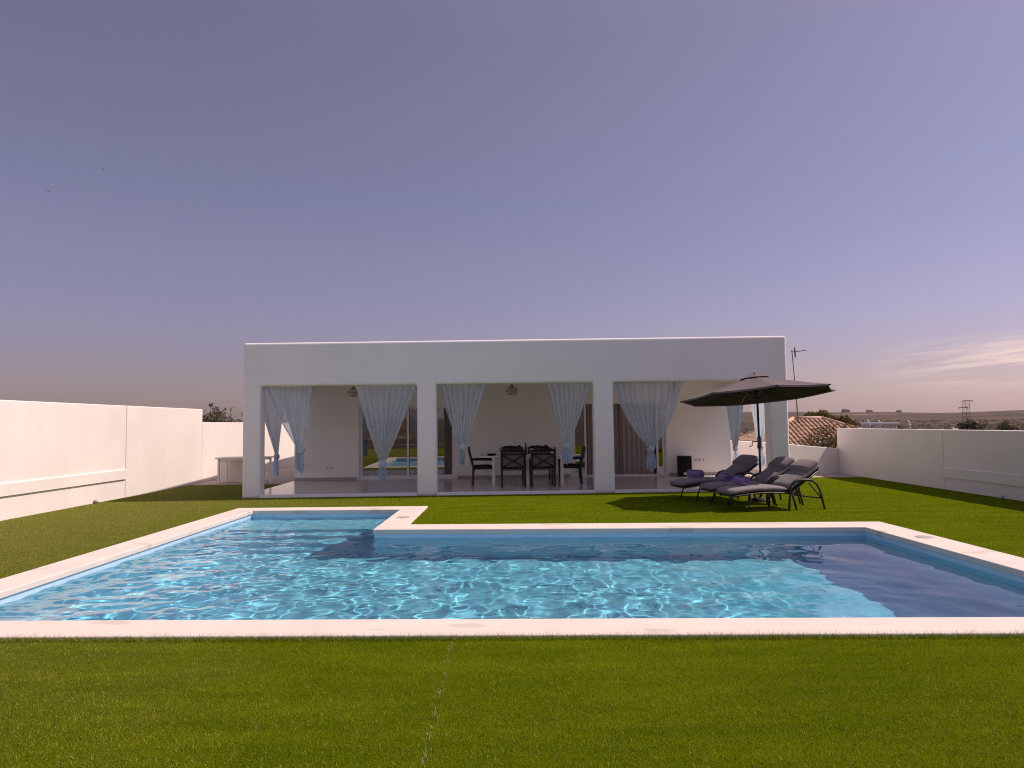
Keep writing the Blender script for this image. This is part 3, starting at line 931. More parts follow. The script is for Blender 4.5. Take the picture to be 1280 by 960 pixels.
for u, d, lab in ((-0.26, 2.18, 'pink stemmed glass on the left half of the dining table'), (1.14, 2.16, 'pink stemmed glass on the right half of the dining table')):
    o = tag(obj('wine_glass', MB().lathe([(0.0, 0.0), (0.035, 0.0), (0.035, 0.004), (0.005, 0.008), (0.005, 0.07), (0.022, 0.085), (0.038, 0.12), (0.038, 0.15), (0.033, 0.19), (0.031, 0.19), (0.035, 0.14), (0.02, 0.09), (0.0, 0.08)], n=18), M['pinkglass']), lab, 'glass', 'pink glasses on the dining table')
    o.location = W(u, d, TZ)

# loudspeaker against the back wall
t = thing('loudspeaker', 'black box loudspeaker standing on the porch floor against the back wall', 'loudspeaker', W(4.94, 3.66, ZF), HA)
obj('cabinet', MB().box(-0.17, 0.17, -0.14, 0.17, 0.0, 0.58), M['black'], t, 0.015)
obj('grille', MB().box(-0.15, 0.15, -0.155, -0.141, 0.16, 0.55), M['black'], t, 0.006)
obj('woofer', MB().lathe([(0.12, 0.0), (0.12, 0.008), (0.105, 0.012), (0.05, 0.001), (0.0, 0.006)], (0, -0.156, 0.31), 24, axis=(0, -1, 0)), M['black'], t)
obj('control_panel', MB().box(-0.06, 0.06, -0.148, -0.141, 0.05, 0.13), M['greyplastic'], t, 0.004)

# ------------------------------------------------------------------ boundary walls
def wall_box(name, x0, x1, y0, y1, z0, z1, root, L, m=None, bev=0.02):
    return obj(name, MB().box(x0-L[0], x1-L[0], y0-L[1], y1-L[1], z0-L[2], z1-L[2]), m or M['wall2'], root, bev, 3)
# left, sunlit: follows x = -9.17 .. -8.95
def along_wall(root, L, segs, thick, m):
    """segs: ((x,y),(x,y), z0, z1); the first side of the prism is the garden face"""
    for (a, b, z0, z1) in segs:
        za, zb = z1 if isinstance(z1, tuple) else (z1, z1)
        a = Vector((*a, 0)); b = Vector((*b, 0)); d = (b-a).normalized(); nrm = Vector((d.y, -d.x, 0))*thick
        ps = [a, b, b+nrm, a+nrm]
        vs = [(p.x-L[0], p.y-L[1], z0-L[2]) for p in ps]+[(p.x-L[0], p.y-L[1], q-L[2]) for p, q in zip(ps, (za, zb, zb, za))]
        obj('wall_panel', MB().add(vs, [(0,1,2,3),(7,6,5,4),(0,4,5,1),(1,5,6,2),(2,6,7,3),(3,7,4,0)]), m, root, 0.02, 3)
L = (-9.15, 12, 0)
lw = thing('boundary_wall', 'long sunlit white garden wall on the left, stepping down beyond the house corner', 'wall', L)
def lx(y): return -9.172 + (y+6)*0.0058
along_wall(lw, L, [((lx(16.02), 16.02), (lx(-6), -6), -3, 2.14), ((lx(19.9), 19.9), (lx(16.035), 16.035), -3, 2.14), ((lx(33), 33), (lx(19.905), 19.905), -3, 1.76)], 0.25, M['wall2'])
mb = MB(); vs = []
for y in (-6, 16.0):
    for dx, z in ((-0.05, 0.43), (0.035, 0.43), (0.035, 0.645), (0.022, 0.66), (-0.05, 0.66)):
        vs.append((lx(y)+dx-L[0], y-L[1], z))
mb.add(vs, [(i, (i+1) % 5, (i+1) % 5+5, i+5) for i in range(5)]+[(0,1,2,3,4),(9,8,7,6,5)])
obj('ledge', mb, M['wall2'], lw)
L = (9.78, 12, 0)
rw = thing('boundary_wall', 'shaded white garden wall along the right edge of the lawn', 'wall', L)
along_wall(rw, L, [((9.78, -6), (9.78, 15.58), -3, 1.35), ((9.78, 15.595), (9.78, 20.66), -3, 1.35)], 0.25, M['wall2'])
mb = MB(); vs = []
for y in (-6, 15.57):
    for dx, z in ((0.05, 0.28), (-0.03, 0.28), (-0.03, 0.49), (-0.018, 0.505), (0.05, 0.505)):
        vs.append((9.78+dx-L[0], y-L[1], z))
mb.add(vs, [(i, (i+1) % 5, (i+1) % 5+5, i+5) for i in range(5)]+[(0,1,2,3,4),(9,8,7,6,5)])
obj('ledge', mb, M['wall2'], rw)
L = (8.7, 21.7, 0)
low = thing('boundary_wall', 'low white wall beyond the loungers, below the tiled roof', 'wall', L)
along_wall(low, L, [((9.79, 20.58), (7.86, 19.75), -3, (0.75, 0.93)), ((7.9, 20.02), (7.85, 25.2), -3, (0.925, 0.90)), ((7.845, 25.21), (7.4, 31), -3, 0.90)], 0.22, M['wall2'])

# low lamps at the foot of the walls
def spot(x, y, lab, rz):
    t = thing('garden_spotlight', lab, 'spotlight', (x, y, 0), rz, 'ground spotlights by the walls')
    obj('spike', MB().lathe([(0.012, -0.01), (0.012, 0.05), (0.0, 0.052)], n=10), M['black'], t)
    obj('head', MB().lathe([(0.02, -0.045), (0.036, -0.03), (0.04, 0.04), (0.034, 0.045), (0.03, 0.036), (0.0, 0.036)], (0, 0, 0.04), 18, axis=(1, 0, 0.35)), M['greyplastic'], t)
    obj('lens', MB().lathe([(0.03, 0.038), (0.0, 0.042)], (0, 0, 0.04), 18, axis=(1, 0, 0.35)), M['led'], t)
    return t
spot(-9.0, 14.85, 'small grey spotlight on the lawn at the foot of the sunlit wall', PI)
spot(9.60, 13.55, 'small pale spotlight on the lawn at the foot of the shaded wall', 0)

# white table by the left wall
t = thing('side_table', 'narrow white table standing by the sunlit wall behind the house corner', 'table', (-7.65, 19.58, 0.012), 0)
obj('table_top', MB().box(-0.72, 0.72, -0.33, 0.33, 0.70, 0.74), M['whitewood'], t, 0.005)
mb = MB().box(-0.60, 0.60, -0.28, -0.26, 0.65, 0.698); mb.box(-0.60, 0.60, 0.26, 0.28, 0.65, 0.698)
obj('apron', mb, M['whitewood'], t)
for x in (-0.66, 0.61):
    for y in (-0.29, 0.24):
        obj('leg', MB().box(x, x+0.05, y, y+0.05, 0, 0.698), M['whitewood'], t, 0.003)

t = thing('storage_box', 'low plain white box in shade under the side table by the wall', 'box', (-8.15, 20.25, 0.012), 0)
obj('body', MB().add([(-0.46,-0.26,0),(0.34,-0.26,0),(0.34,0.3,0),(-0.46,0.3,0),(-0.42,-0.24,0.60),(0.34,-0.24,0.60),(0.34,0.3,0.60),(-0.42,0.3,0.60)], [(0,3,2,1),(4,5,6,7),(0,1,5,4),(1,2,6,5),(2,3,7,6),(3,0,4,7)]), M['wall2'], t, 0.01)
obj('lid', MB().box(-0.43, 0.35, -0.25, 0.31, 0.601, 0.63), M['wall2'], t, 0.008)

# ------------------------------------------------------------------ loungers
def make_lounger(label):
    t = thing('sun_lounger', label, 'sun lounger', (0,0,0), 0, 'cushioned sun loungers under the parasol')
    w = 0.30
    seat = [(0.0, 0.30), (0.05, 0.315), (0.25, 0.335), (0.5, 0.352), (0.70, 0.356), (0.9, 0.348), (1.0, 0.337), (1.08, 0.335)]
    def bpt(s, up=0.0): # along the back
        a = math.radians(33); return (1.08+s*math.cos(a)-up*math.sin(a), 0.335+s*math.sin(a)+up*math.cos(a))
    # frame
    mb = MB()
    for s in (-1, 1):
        mb.tube([(x, s*w, z-0.035) for x, z in seat], 0.017)
        mb.tube([(bpt(0)[0], s*w, bpt(0)[1]-0.035), (bpt(0.73)[0], s*w, bpt(0.73)[1]-0.03)], 0.016)
    mb.tube([(0.01, -w, 0.27), (0.01, w, 0.27)], 0.017)
    mb.tube([(bpt(0.73)[0], -w, bpt(0.73)[1]-0.03), (bpt(0.73)[0], w, bpt(0.73)[1]-0.03)], 0.016)
    mb.tube([(1.08, -w, 0.30), (1.08, w, 0.30)], 0.016)
    obj('frame', mb, M['charcoal'], t)
    # sling under the cushions
    rows = [[(x, -w+0.01, z-0.035), (x, w-0.01, z-0.035)] for x, z in seat]
    obj('sling', MB().sheet(rows), M['sling'], t)
    rows = [[(bpt(s)[0], -w+0.01, bpt(s)[1]-0.032), (bpt(s)[0], w-0.01, bpt(s)[1]-0.032)] for s in (0.0, 0.4, 0.73)]
    obj('back_sling', MB().sheet(rows), M['sling'], t)
    # legs and arms
    for s in (-1, 1):
        y = s*(w+0.03)
        obj('leg', MB().tube([(0.34, y*0.97, 0.31), (0.24, y, 0.0)], 0.015), M['charcoal'], t)
        obj('leg', MB().tube([(1.04, y, 0.0), (1.06, y, 0.22), (1.08, y, 0.36), (1.12, y, 0.43)], 0.02), M['charcoal'], t)
        obj('leg', MB().tube([(1.74, y, 0.0), (1.70, y, 0.17), (1.66, y, 0.33), (1.60, y, 0.45), (1.52, y, 0.51), (1.40, y, 0.53)], 0.019), M['charcoal'], t)
        obj('armrest', MB().tube([(1.06, y, 0.36), (1.10, y, 0.45), (1.17, y, 0.51), (1.28, y, 0.535), (1.45, y, 0.53), (1.53, y, 0.505)], [0.018, 0.022, 0.025, 0.026, 0.024, 0.02]), M['charcoal'], t)
        obj('brace', MB().tube([(1.10, y, 0.33), (1.19, y, 0.0)], 0.018), M['charcoal'], t)
        obj('brace', MB().tube([(1.15, y, 0.27), (1.69, y, 0.20)], 0.012), M['charcoal'], t)
        obj('brace', MB().tube([(1.70, y*0.96, 0.19), (1.45, y*0.96, bpt(0.34)[1]-0.05)], 0.011), M['charcoal'], t)
    # cushions
    obj('seat_cushion', MB().pad([(-0.04, 0.315), (-0.01, 0.335), (0.06, 0.352), (0.25, 0.372), (0.45, 0.388), (0.56, 0.390), (0.61, 0.382), (0.66, 0.390), (0.8, 0.387), (0.92, 0.378), (1.0, 0.374), (1.05, 0.372)], 0.61, 0.10), M['cushion'], t)
    obj('back_cushion', MB().pad([bpt(s, 0.04) for s in (0.02, 0.05, 0.12, 0.24, 0.35, 0.385, 0.42, 0.52, 0.62, 0.70, 0.74, 0.77)], 0.61, 0.115), M['cushion'], t)
    obj('head_pillow', MB().pad([bpt(s, 0.095) for s in (0.50, 0.52, 0.57, 0.65, 0.73, 0.78, 0.80)], 0.60, 0.13), M['cushion'], t)
    for s in (-1, 1):
        a = bpt(0.76, 0.06); b = bpt(0.82, 0.0)
        obj('tie_strap', MB().tube([(a[0], s*0.26, a[1]), (b[0], s*0.29, b[1]), (b[0]-0.02, s*0.30, b[1]-0.06)], 0.008, 6), M['netting'], t)
    return t

def make_towel(label):
    o = MB()
    rows = []
    turns = 3.3; nn = 90; Lh = 0.17
    prof = []
    for i in range(nn+1):
        th = 2*PI*turns*i/nn
        prof.append((th, 0.016 + 0.066*i/nn))
    def pos(th, r, y): return (r*math.cos(th), y, r*math.sin(th))
    ys = [-Lh, -Lh+0.012, -Lh*0.4, 0, Lh*0.4, Lh-0.012, Lh]
    for side in (0.009, -0.009):
        rows = []
        for y in ys:
            e = 0.55 if abs(y) > Lh-0.005 else 1.0
            rows.append([pos(th, r + side*e + 0.002*math.sin(25*y+3*th), y) for th, r in prof])
        o.sheet(rows)
    for y in (-Lh, Lh):
        o.sheet([[pos(th, r+0.005, y) for th, r in prof], [pos(th, r-0.005, y) for th, r in prof]])
    t = obj('rolled_towel', o, M['towel'])
    tag(t, label, 'towel', 'rolled purple towels on the loungers')
    return t

def place(o, near_foot, rz):
    """near_foot: world xy of the near corner of the foot end (local (0,-0.3))"""
    c, s = math.cos(rz), math.sin(rz)
    o.location = (near_foot[0]-(0.30*s), near_foot[1]+0.30*c, 0.004)
    o.rotation_euler = (0, 0, rz)
LOUNGE = [((3.87, 12.10), math.radians(10), 'nearest sun lounger, with its sunlit near half outside the parasol shade'),
          ((3.80, 12.98), math.radians(10), 'middle sun lounger of the three, wholly in the parasol shade'),
          ((3.45, 13.85), math.radians(14), 'farthest sun lounger, next to the porch')]
proto = None; tw0 = None
TOW = ['purple rolled towel on the nearest sun lounger', 'purple rolled towel on the middle sun lounger', 'purple rolled towel on the farthest sun lounger']
for i, (p, r, lab) in enumerate(LOUNGE):
    o = proto = make_lounger(lab) if proto is None else proto
    if i: o = copy_tree(proto); o['label'] = lab
    place(o, p, r)
    if tw0 is None: tw0 = tw = make_towel(TOW[0])
    else:
        tw = tw0.copy(); COL.objects.link(tw); tw['label'] = TOW[i]
    q = Matrix.Rotation(r, 4, 'Z') @ Vector((0.37 + 0.03*i, 0.10-0.03*i, 0.0))
    tw.location = (o.location.x+q.x, o.location.y+q.y, 0.004+0.427+0.084)
    tw.rotation_euler = (0, 0, r + (0.5, 0.3, 0.75)[i] - PI/2 + 1.2)

# ------------------------------------------------------------------ parasol
def parasol():
    t = thing('parasol', 'dark grey octagonal parasol on a crank pole, shading the sun loungers', 'parasol', (4.98, 13.84, 0), math.radians(-6))
    obj('base', MB().lathe([(0.0, 0.09), (0.03, 0.09), (0.035, 0.07), (0.10, 0.06), (0.22, 0.045), (0.25, 0.02), (0.25, 0.0)], n=28), M['charcoal'], t)
    obj('sleeve', MB().tube([(0,0,0.06), (0,0,0.36)], 0.03, 14), M['charcoal'], t)
    obj('pole', MB().tube([(0,0,0.05), (0,0,1.0), (-0.01,0,2.05)], 0.021, 14), M['charcoal'], t)
    obj('crank_housing', MB().tube([(0,0,1.05), (0,0,1.08), (0,0,1.26), (0,0,1.30)], [0.024, 0.036, 0.036, 0.024], 14), M['charcoal'], t)
    obj('crank_handle', MB().tube([(-0.03,0,1.18), (-0.13,-0.01,1.18), (-0.14,-0.01,1.18), (-0.145,-0.02,1.10), (-0.2,-0.02,1.09)], [0.009, 0.009, 0.009, 0.009, 0.014], 8), M['charcoal'], t)
    # canopy frame of reference: tilted
    R = 1.50; rise = 0.42
    tilt = Euler((math.radians(-5.0), math.radians(-3.4), 0)).to_matrix()
    # built in its tilted place: hub centre
    hub = Vector((-0.02, 0.0, 2.12))
    def P(r, ang, z): return hub + tilt @ Vector((r*math.cos(ang), r*math.sin(ang), z))
    def prof(f): return rise*(1-f) - 0.05*math.sin(PI*f)*0.4
    rows = []
    K = 12
    for i in range(13):
        f = 0.10 + 0.90*i/12
        row = []
        for k in range(8*K+1):
            a = 2*PI*k/(8*K)
            s = (k % K)/K
            # octagon flat edge, slightly scalloped and sagging between ribs
            rr = R*f*math.cos(PI/8)/math.cos((s-0.5)*PI/4)
            rr *= 1-0.018*math.sin(PI*s)*f
            row.append(P(rr, a, prof(f) - 0.035*math.sin(PI*s)*f*(1.3-f)))
        rows.append(row)
    obj('canopy', MB().sheet(rows), M['canopy'], t)
    obj('shaded_underside', MB().sheet([[Vector(p)-Vector((0, 0, 0.006)) for p in r_] for r_ in rows]), M['shaded_underside'], t)  # added sheet below the canopy, carries the painted underside shade
    vr = []
    for i in range(4):
        row = []
        for k in range(8*K+1):
            a = 2*PI*k/(8*K); s = (k % K)/K
            row.append(P(R*f*math.cos(PI/8)/math.cos((s-0.5)*PI/4), a, prof(f)-0.004))
    # valance hem
    hem = [rows[-1], [Vector(p)-Vector((0,0,0.035)) for p in rows[-1]]]
    obj('hem', MB().sheet(hem), M['canopy'], t)
    # vented cap on top
    rows = []
    for i in range(6):
        f = 0.005 + 0.195*i/5
        rows.append([P(R*f*math.cos(PI/8)/math.cos(((k % K)/K-0.5)*PI/4), 2*PI*k/(8*K), prof(f)+0.022+0.008*(1-i/5)) for k in range(8*K+1)])
    obj('vent_cap', MB().sheet(rows), M['canopy'], t)
    obj('finial', MB().lathe([(0.03, 0.0), (0.032, 0.012), (0.018, 0.02), (0.0, 0.03)], P(0,0,rise+0.03), 14), M['charcoal'], t)
    obj('hub', MB().tube([P(0,0,0.16), P(0,0,rise+0.02)], 0.035, 12), M['charcoal'], t)
    obj('runner', MB().tube([P(0,0,-0.14), P(0,0,-0.04)], 0.035, 12), M['charcoal'], t)
    obj('tilt_joint', MB().tube([(-0.01,0,2.0), (-0.015,0,2.05), P(0,0,-0.14), P(0,0,0.2)], [0.022, 0.028, 0.026, 0.02], 12), M['charcoal'], t)
    for k in range(8):
        a = 2*PI*k/8
        rb = obj('rib', MB().tube([P(0.03, a, rise-0.03), P(0.75, a, prof(0.5)-0.018), P(1.49, a, prof(0.995)-0.014)], 0.011, 6), M['charcoal'], t)
        obj('strut', MB().tube([P(0.03, a, -0.08), P(0.72, a, prof(0.48)-0.03)], 0.009, 6), M['charcoal'], rb)
        obj('rib_tip', MB().tube([P(1.475, a, -0.014), P(1.53, a, -0.018)], 0.013, 6), M['black'], rb)
parasol()

# ------------------------------------------------------------------ vegetation
def leaf_cloud(centres, radii, n, size, squash=0.8, seed=1, elong=1.6):
    rg = np.random.default_rng(seed)
    vol = np.array(radii)**2.2
    ch = rg.choice(len(centres), n, p=vol/vol.sum())
    C = np.array(centres)[ch]; Rr = np.array(radii)[ch]
    d = rg.normal(size=(n, 3)); d /= np.linalg.norm(d, axis=1)[:, None]
    rad = rg.uniform(0.25, 1.0, n)**0.6
    rad *= 1+0.25*rg.normal(size=n)*(rg.uniform(size=n) > 0.8)
    P = C + d*(Rr*rad)[:, None]*np.array([1, 1, squash])
    a = rg.normal(size=(n, 3)); a /= np.linalg.norm(a, axis=1)[:, None]
    b = np.cross(a, rg.normal(size=(n, 3))); b /= np.linalg.norm(b, axis=1)[:, None]
    s = size*rg.uniform(0.6, 1.5, n)[:, None]
    V = np.stack([P-a*s*elong/2, P+b*s*0.35, P+a*s*elong/2, P-b*s*0.35], 1).reshape(-1, 3)
    return V, np.arange(n*4).reshape(-1, 4)

def tree(name, label, cat, x, y, z0, h, r, leaf, n, size, seed, group=None, sprigs=0, trunk_h=0.35, spread=1.0):
    rg = random.Random(seed)
    t = thing(name, label, cat, (x, y, z0), 0, group)
    mb = MB()
    fork = h*trunk_h
    mb.tube([(0,0,-0.2), (0.03*h*rg.uniform(-1,1), 0.02*h, fork*0.6), (0,0,fork)], [0.05*h**0.9*0.6, 0.04*h**0.9*0.6, 0.03*h**0.9*0.6], 8)
    cs = []; rs = []
    nb = 9
    for k in range(nb):
        a = 2*PI*k/nb + rg.uniform(-0.4, 0.4)
        e = rg.uniform(0.25, 1.0)
        q = Vector((math.cos(a)*r*spread*rg.uniform(0.3, 0.85), math.sin(a)*r*spread*rg.uniform(0.3, 0.85), fork + (h-fork)*e*0.86))
        mb.tube([(0,0,fork*0.8), tuple(q*0.5 + Vector((0,0,fork*0.35))), tuple(q)], [0.02*h**0.8*0.6, 0.012*h**0.8*0.6, 0.005], 6)
        cs.append(tuple(q)); rs.append(r*rg.uniform(0.22, 0.5))
    for k in range(sprigs):
        a = rg.uniform(0, 2*PI); q = Vector((math.cos(a)*r*0.5, math.sin(a)*r*0.5, h*0.75))
        tip = Vector((q.x*2.1, q.y*2.1, h*rg.uniform(1.0, 1.28)))
        mb.tube([tuple(q), tuple((q+tip)/2+Vector((0,0,0.05))), tuple(tip)], [0.012, 0.008, 0.004], 5)
        for f in (0.4, 0.7, 1.0):
            cs.append(tuple(q.lerp(tip, f))); rs.append(r*0.09)
    obj('trunk', mb, M['bark'], t)
    V, Fc = leaf_cloud(cs, rs, n, size, seed=seed)
    npmesh('crown', V, Fc, leaf, t)
    return t
def twiggy(label, x, y, z0, h, r, seed, n):
    # open bush-like crown: many fine twigs with small leaves all along them
    rg = random.Random(seed)
    t = thing('olive_tree', label, 'tree', (x, y, z0), 0, 'olive trees behind the sunlit wall')
    mb = MB(); mb.tube([(0,0,-0.2), (0.05,0,h*0.35), (0,0.04,h*0.62)], [0.13, 0.10, 0.07], 8)
    cs = []; rs = []
    for k in range(n):
        a = rg.uniform(0, 2*PI); rr = r*math.sqrt(rg.uniform(0.02, 1))
        tip = Vector((math.cos(a)*rr, math.sin(a)*rr, h*(0.80+0.2*rg.random()*(1-0.5*rr/r)) ))
        if rg.random() < 0.25: tip.z += 0.06*h*rg.random()
        st = Vector((0.02, 0.03, h*0.6)); md = st.lerp(tip, 0.55)+Vector((0.05*math.cos(a), 0.05*math.sin(a), -0.05))
        mb.tube([tuple(st), tuple(md), tuple(tip)], [0.022, 0.012, 0.004], 5)
        for f in (0.55, 0.7, 0.85, 1.0):
            cs.append(tuple(md.lerp(tip, (f-0.5)*2) if f > 0.5 else md)); rs.append(0.13 if f < 0.8 else 0.075)
    obj('trunk', mb, M['bark'], t)
    V, Fc = leaf_cloud(cs, rs, n*46, 0.06, seed=seed, squash=1.0)
    npmesh('crown', V, Fc, M['leafolive'], t)
twiggy('fuller olive tree behind the step of the sunlit wall', -10.35, 23.6, -2.9, 5.42, 0.66, 3, 150)
twiggy('thin olive tree behind the sunlit wall, right beside the house corner', -9.55, 24.2, -2.9, 5.12, 0.72, 4, 60)
tree('garden_tree', 'rounded yellow green tree behind the ridge of the tiled roof', 'tree', 14.7, 33.0, -3.0, 5.15, 0.75, M['leafyellow'], 2200, 0.10, 5, trunk_h=0.6)
tree('garden_tree', 'dull brown tree behind the right hip of the tiled roof', 'tree', 15.9, 33.4, -3.0, 4.95, 0.85, M['leafbrown'], 1900, 0.11, 6, trunk_h=0.55)
tree('climbing_shrub', 'olive green climbing shrub spilling over the tiled roof edge beside the tall wall', 'shrub', 11.7, 25.2, -3.0, 4.2, 1.0, M['leafolive'], 1500, 0.09, 8, trunk_h=0.55)
tree('climbing_shrub', 'dry brown climbing shrub lying across the middle of the tiled roof', 'shrub', 12.55, 26.7, -3.0, 4.75, 1.35, M['leafbrown'], 1300, 0.07, 9, trunk_h=0.6)
for i, (x, y, h) in enumerate(((9.55, 24.6, 3.88), (10.1, 24.2, 3.85), (10.65, 24.3, 3.98))):
    tree('hedge_shrub', ['dull shrub behind the low wall, closest to the house pillar', 'dull shrub behind the low wall, middle of its row of three', 'dull shrub behind the low wall, closest to the tall wall'][i], 'shrub', x, y, -3.0, h, 0.45, (M['leafbrown'], M['leafolive'], M['leafbrown'])[i], 900, 0.07, 20+i, 'shrubs behind the low wall', trunk_h=0.6)
tree('garden_tree', 'bright yellow green bush showing above the shaded wall, beside the white terrace', 'bush', 28.0, 49.0, -3.5, 4.85, 0.9, M['leafyellow'], 1100, 0.16, 12, trunk_h=0.5)
tree('field_tree', 'wide dark olive tree above the shaded wall, right of the pylon', 'tree', 66, 95, -5.6, 7.2, 3.4, M['leafolive'], 1600, 0.42, 13, trunk_h=0.25)
tree('field_tree', 'small dark tree above the shaded wall near the right edge', 'tree', 82, 113, -6.6, 7.4, 1.3, M['leafdark'], 900, 0.34, 14, trunk_h=0.3)
for i, (px, lab) in enumerate(((0.455, 'first dark tree on the far ridge, counting from the tiled roof'), (0.488, 'second dark tree on the far ridge, counting from the tiled roof'), (0.522, 'third dark tree on the far ridge, counting from the tiled roof'), (0.566, 'fourth dark tree on the far ridge, counting from the tiled roof'))):
    Y = 2500.0; X = px*Y
    tree('ridge_tree', lab, 'tree', X, Y, hills(X, Y)-5, (14, 16, 12, 11)[i], (13, 15, 10, 10)[i], M['leafdark'], 350, 4.2, 30+i, 'dark trees on the far ridge', trunk_h=0.05)

# scrub over the valley
def scrub():
    rg = np.random.default_rng(21)
    Vs = []; n = 0
    for k in range(5200):
        r = 70*(1500/70)**rg.uniform(0, 1)
        th = rg.uniform(math.atan(0.33), math.atan(1.05))
        x, y = r*math.sin(th), r*math.cos(th)
        if math.sin(x*0.011+y*0.004)*math.sin(y*0.009-1) > 0.45 and r > 250: continue
        z = hills(x, y)
        s = rg.uniform(0.6, 1.5)*(1+r/1300.0)
        m_ = 16
        P = rg.normal(size=(m_, 3)); P /= np.linalg.norm(P, axis=1)[:, None]; P[:, 2] = np.abs(P[:, 2])*0.8
        P = P*s*rg.uniform(0.5, 1, (m_, 1))*np.array([1.25, 1.25, 0.8])+np.array([x, y, z])
        a = rg.normal(size=(m_, 3))*0.33*s; b = rg.normal(size=(m_, 3))*0.33*s
        Vs.append(np.stack([P-a, P+b, P+a, P-b], 1).reshape(-1, 3))
    V = np.concatenate(Vs)
    return V, np.arange(len(V)).reshape(-1, 4)
V, Fc = scrub()
tag(npmesh('scrub', V, Fc, M['scrub']), 'dry brown scrub spread over the valley beyond the shaded wall', 'scrub', kind='stuff')

# ------------------------------------------------------------------ neighbouring buildings
def neighbour():
    L = Vector((12.5, 29, -3))
    t = thing('neighbour_house', 'neighbouring house with a hipped clay tile roof beyond the low wall', 'house', L)
    x0, x1, y0, y1 = 9.3, 15.7, 26.3, 31.7; ze = 0.45; zr = 1.66; ra, rb = 11.9, 13.1
    obj('wall', MB().box(x0+0.4-L.x, x1-0.4-L.x, y0+0.4-L.y, y1-0.4-L.y, 0, ze+3+0.02), M['neighbour'], t)
    A, B, C, D = Vector((x0,y0,ze))-L, Vector((x1,y0,ze))-L, Vector((x1,y1,ze))-L, Vector((x0,y1,ze))-L
    R0, R1 = Vector((ra,29,zr))-L, Vector((rb,29,zr))-L
    dn = Vector((0,0,-0.12))
    vs = [A,B,C,D,R0,R1]+[p+dn for p in (A,B,C,D)]
    roof = obj('roof', MB().add(vs, [(0,1,5,4),(1,2,5),(2,3,4,5),(3,0,4),(0,6,7,1),(1,7,8,2),(2,8,9,3),(3,9,6,0),(6,9,8,7)]), M['roofpan'], t)
    mb = MB()
    def rows_on(P0, P1, Q0, Q1):
        e = P1-P0; Ln = e.length; e.normalize()
        up = ((Q0+Q1)/2-(P0+P1)/2); up = (up - e*up.dot(e)); H = up.length; up.normalize()
        nrm = e.cross(up).normalized()
        if nrm.z < 0: nrm = -nrm
        s0 = (Q0-P0).dot(e); s1 = (Q1-P0).dot(e)
        s = 0.1
        while s < Ln-0.05:
            hh = H
            if s < s0: hh = H*s/s0
            elif s > s1: hh = H*(Ln-s)/(Ln-s1)
            if hh > 0.15:
                nt_ = max(2, int(hh/0.33))
                base = P0+e*s
                r = 0.062
                for j in range(nt_):
                    a = hh*j/nt_ - 0.02; b = hh*(j+1)/nt_
                    rowsA = []
                    for q, rr, lift in ((a, r, 0.012), (b, r*0.86, 0.0)):
                        rowsA.append([base+up*q+e*(rr*math.cos(w))+nrm*(rr*0.9*math.sin(w)+lift) for w in [PI*i/6 for i in range(7)]])
                    mb.sheet(rowsA)
            s += 0.19
    rows_on(A, B, R0, R1); rows_on(B, C, R1, R1); rows_on(C, D, R1, R0); rows_on(D, A, R0, R0)
    up = Vector((0,0,0.03))
    for a, b in ((R0, R1), (A, R0), (D, R0), (B, R1), (C, R1)): mb.tube([a+up, b+up], 0.085, 8)
    obj('clay_tile', mb, M['rooftile'], roof)
    return t
neighbour()
# tv antenna on the neighbour's roof
t = thing('tv_antenna', 'tall thin leaning television antenna mast on the neighbouring tiled roof', 'antenna', (11.95, 28.6, 1.45))
obj('mast', MB().tube([(0,0,-0.1), (-0.05,0,1.2), (-0.16,0,3.12)], [0.028, 0.024, 0.018], 8), M['steel'], t)
bo = obj('boom', MB().tube([(-0.20,0,3.03), (0.05,0,3.05), (0.42,0,3.09)], 0.016, 6), M['steel'], t)
for x in (-0.05, 0.03, 0.11, 0.19, 0.27, 0.34, 0.40):
    obj('element', MB().tube([(x, -0.16, 3.055+0.09*x), (x, 0.16, 3.055+0.09*x)], 0.006, 5), M['steel'], bo)
obj('reflector', MB().tube([(-0.02,0,2.80), (-0.03,0,3.0), (-0.04,0,3.22)], 0.03, 6), M['steel'], t)
# white terrace with finials
L = Vector((23.4, 45, -3))
t = thing('terrace_wall', 'flat white terrace parapet with balusters showing above the shaded wall', 'wall', L)
obj('parapet', MB().box(-1.9, 1.95, 0, 0.5, 0, 4.05), M['neighbour'], t)
obj('coping', MB().box(-2.0, 2.05, -0.06, 0.5, 4.28, 4.40), M['white'], t, 0.01)
for k in range(16):
    x = -1.85+3.75*k/15
    obj('baluster', MB().lathe([(0.04, 4.04), (0.04, 4.08), (0.022, 4.11), (0.04, 4.17), (0.022, 4.24), (0.04, 4.285)], (x, 0.12, 0), 8), M['white'], t)
def finial(x, y, z, lab):
    o = tag(obj('chimney_pot', MB().lathe([(0.20, -0.4), (0.20, 0.0), (0.28, 0.05), (0.16, 0.15), (0.26, 0.26), (0.26, 0.30), (0.12, 0.38), (0.19, 0.48), (0.10, 0.58), (0.0, 0.66)], n=14), M['neighbour']), lab, 'chimney', 'white tiered chimney pots')
    o.location = (x, y, z); o.scale = (0.72, 0.72, 0.9)
finial(24.4, 47, 1.0, 'white tiered chimney pot left of its twin above the terrace parapet')
finial(25.15, 47, 1.0, 'white tiered chimney pot right of its twin above the terrace parapet')
finial(27.3, 47.2, 0.95, 'white tiered chimney pot standing apart beside the bright bush')
